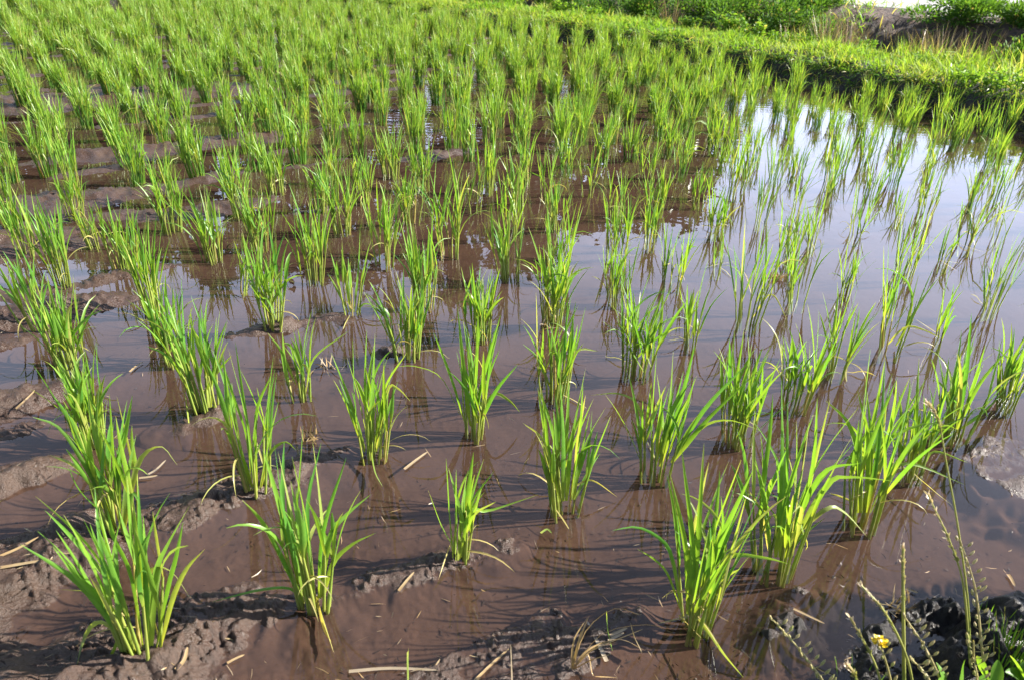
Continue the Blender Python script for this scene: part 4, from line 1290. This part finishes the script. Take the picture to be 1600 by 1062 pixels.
def broad_leaf(px, py, Y, label, n=6, L=.06):
    b = AT(px, py, Y)
    b[2] = max(b[2], 0.02)
    root = empty('broad_leaf_plant', b)
    for q in range(n):
        a = Acc()
        th = q / n * 6.28 + rng.normal(0, .3)
        blades(a, [b + rng.normal(0, .008, 3) * np.array([1, 1, .2])], th, rng.uniform(.5, 1.0), L * rng.uniform(.8, 1.2), L * .36, rng.uniform(.4, 1.1), 8, np.array([rng.random()]), np.array([0.0]), fold=.15,
               wprof=lambda s: np.sin(np.pi * np.clip(s * .9 + .08, 0, 1)) ** .75 + .03)
        a.build('leaf', MAT['weed'], root, b)
    return tag(root, label, 'weed', 'broad-leaved plants at the bottom edge')


broad_leaf(1490, 1075, .665, 'broad green leaves at the bottom edge under the pod weeds', 6, .036)
broad_leaf(1565, 1080, .665, 'broad leaves in the lower right corner under the tall stalks', 6, .042)
broad_leaf(1610, 1075, .68, 'broad leaves cut by the lower right corner', 6, .045)

# fine green grass on the black mud
for (px, py, n, hh, lab) in [(1570, 1030, 60, .075, 'fine dark green grass tuft on the black mud'), (1545, 985, 14, .06, 'few thin green blades at the water edge of the black mud'), (1592, 1040, 40, .07, 'fine grass tuft at the right frame edge'),
                             (1345, 1062, 10, .04, 'few thin pale blades at the tip of the black mud')]:
    grass_tuft(px, 0, hh, lab, .15, n, .015, .03, G(px, py, .02), 'weed', 'fine grass on the black mud', 'grass tuft', .0022)

# taller weeds just outside the frame on the same bank: they shade the lower right corner
for (x, y, h, wdt, lab) in [(1.02, .66, .34, .22, 'leafy weed on the near bank just beyond the frame'), (1.18, .80, .30, .25, 'second leafy weed on the near bank beyond the frame'), (.90, .52, .26, .2, 'low leafy weed under the frame corner')]:
    b = np.array([x, y, 0.02])
    leafy_weed(0, 0, h, wdt, lab, z=.02, b=b, group='leafy weeds on the near bank')

# ------------------------------------------------------------------ light, sky, view
SUN_EL, SUN_AZ = 33.0, 84.0        # azimuth clockwise from +Y
sd = np.array([math.sin(R(SUN_AZ)) * math.cos(R(SUN_EL)), math.cos(R(SUN_AZ)) * math.cos(R(SUN_EL)), math.sin(R(SUN_EL))])
sl = bpy.data.lights.new('sun', 'SUN')
sl.energy = 5.0
sl.angle = R(0.5)
sl.color = (1.0, 0.95, 0.86)
so = link(bpy.data.objects.new('sun', sl))
so.rotation_euler = Vector(-sd).to_track_quat('-Z', 'Y').to_euler()
so.location = (4, 2, 6)

w = bpy.data.worlds.new('World')
scene.world = w
w.use_nodes = True
n, l = w.node_tree.nodes, w.node_tree.links
n.clear()
sky = N(n, 'TexSky', sky_type='NISHITA')
sky.sun_disc = False
sky.sun_elevation = R(SUN_EL)
sky.sun_rotation = R(SUN_AZ)
sky.air_density, sky.dust_density, sky.ozone_density = 1.0, 1.2, 1.2
tc = N(n, 'TexCoord')
# thin bright cloud low on the sun's side of the sky, blue above
mp = N(n, 'Mapping')
mp.inputs['Scale'].default_value = (1.0, 1.0, 2.6)
l.new(tc.outputs['Generated'], mp.inputs['Vector'])
cz = N(n, 'TexNoise', Scale=2.6, Detail=7.0, Roughness=0.55)
l.new(mp.outputs[0], cz.inputs['Vector'])
dt = n.new('ShaderNodeVectorMath'); dt.operation = 'DOT_PRODUCT'
l.new(tc.outputs['Generated'], dt.inputs[0]); dt.inputs[1].default_value = (math.sin(R(40)), math.cos(R(40)), 0.0)
dr_ = n.new('ShaderNodeMapRange')
dr_.inputs[1].default_value, dr_.inputs[2].default_value = -0.3, 0.92
dr_.inputs[3].default_value, dr_.inputs[4].default_value = -0.06, 0.24
l.new(dt.outputs['Value'], dr_.inputs[0])
sxyz = n.new('ShaderNodeSeparateXYZ')
l.new(tc.outputs['Generated'], sxyz.inputs[0])
el_ = n.new('ShaderNodeMapRange')
el_.inputs[1].default_value, el_.inputs[2].default_value = 0.45, 0.85
el_.inputs[3].default_value, el_.inputs[4].default_value = 0.08, -0.22
l.new(sxyz.outputs[2], el_.inputs[0])
ad0 = N(n, 'Math', operation='ADD')
czs = N(n, 'Math', operation='MULTIPLY_ADD'); czs.inputs[1].default_value = 0.45; czs.inputs[2].default_value = 0.29
l.new(cz.outputs[0], czs.inputs[0])
l.new(czs.outputs[0], ad0.inputs[0]); l.new(dr_.outputs[0], ad0.inputs[1])
ad = N(n, 'Math', operation='ADD')
l.new(ad0.outputs[0], ad.inputs[0]); l.new(el_.outputs[0], ad.inputs[1])
cf = n.new('ShaderNodeMapRange')
cf.inputs[1].default_value, cf.inputs[2].default_value = 0.42, 0.85
cf.inputs[3].default_value, cf.inputs[4].default_value = 0.0, 0.95
l.new(ad.outputs[0], cf.inputs[0])
mixn = n.new('ShaderNodeMix'); mixn.data_type = 'RGBA'
l.new(cf.outputs[0], mixn.inputs[0]); l.new(sky.outputs[0], mixn.inputs[6])
mixn.inputs[7].default_value = (14.2, 16.4, 22.5, 1)
bg = N(n, 'Background', Strength=0.043)
l.new(mixn.outputs[2], bg.inputs[0])
ow = N(n, 'OutputWorld')
l.new(bg.outputs[0], ow.inputs[0])

scene.view_settings.view_transform = 'Standard'
scene.view_settings.look = 'None'
scene.view_settings.exposure = 2.1
scene.view_settings.gamma = 1.0
scene.cycles.max_bounces = 10
scene.cycles.transparent_max_bounces = 16
scene.cycles.caustics_reflective = False
scene.cycles.caustics_refractive = False
scene.cycles.use_denoising = True
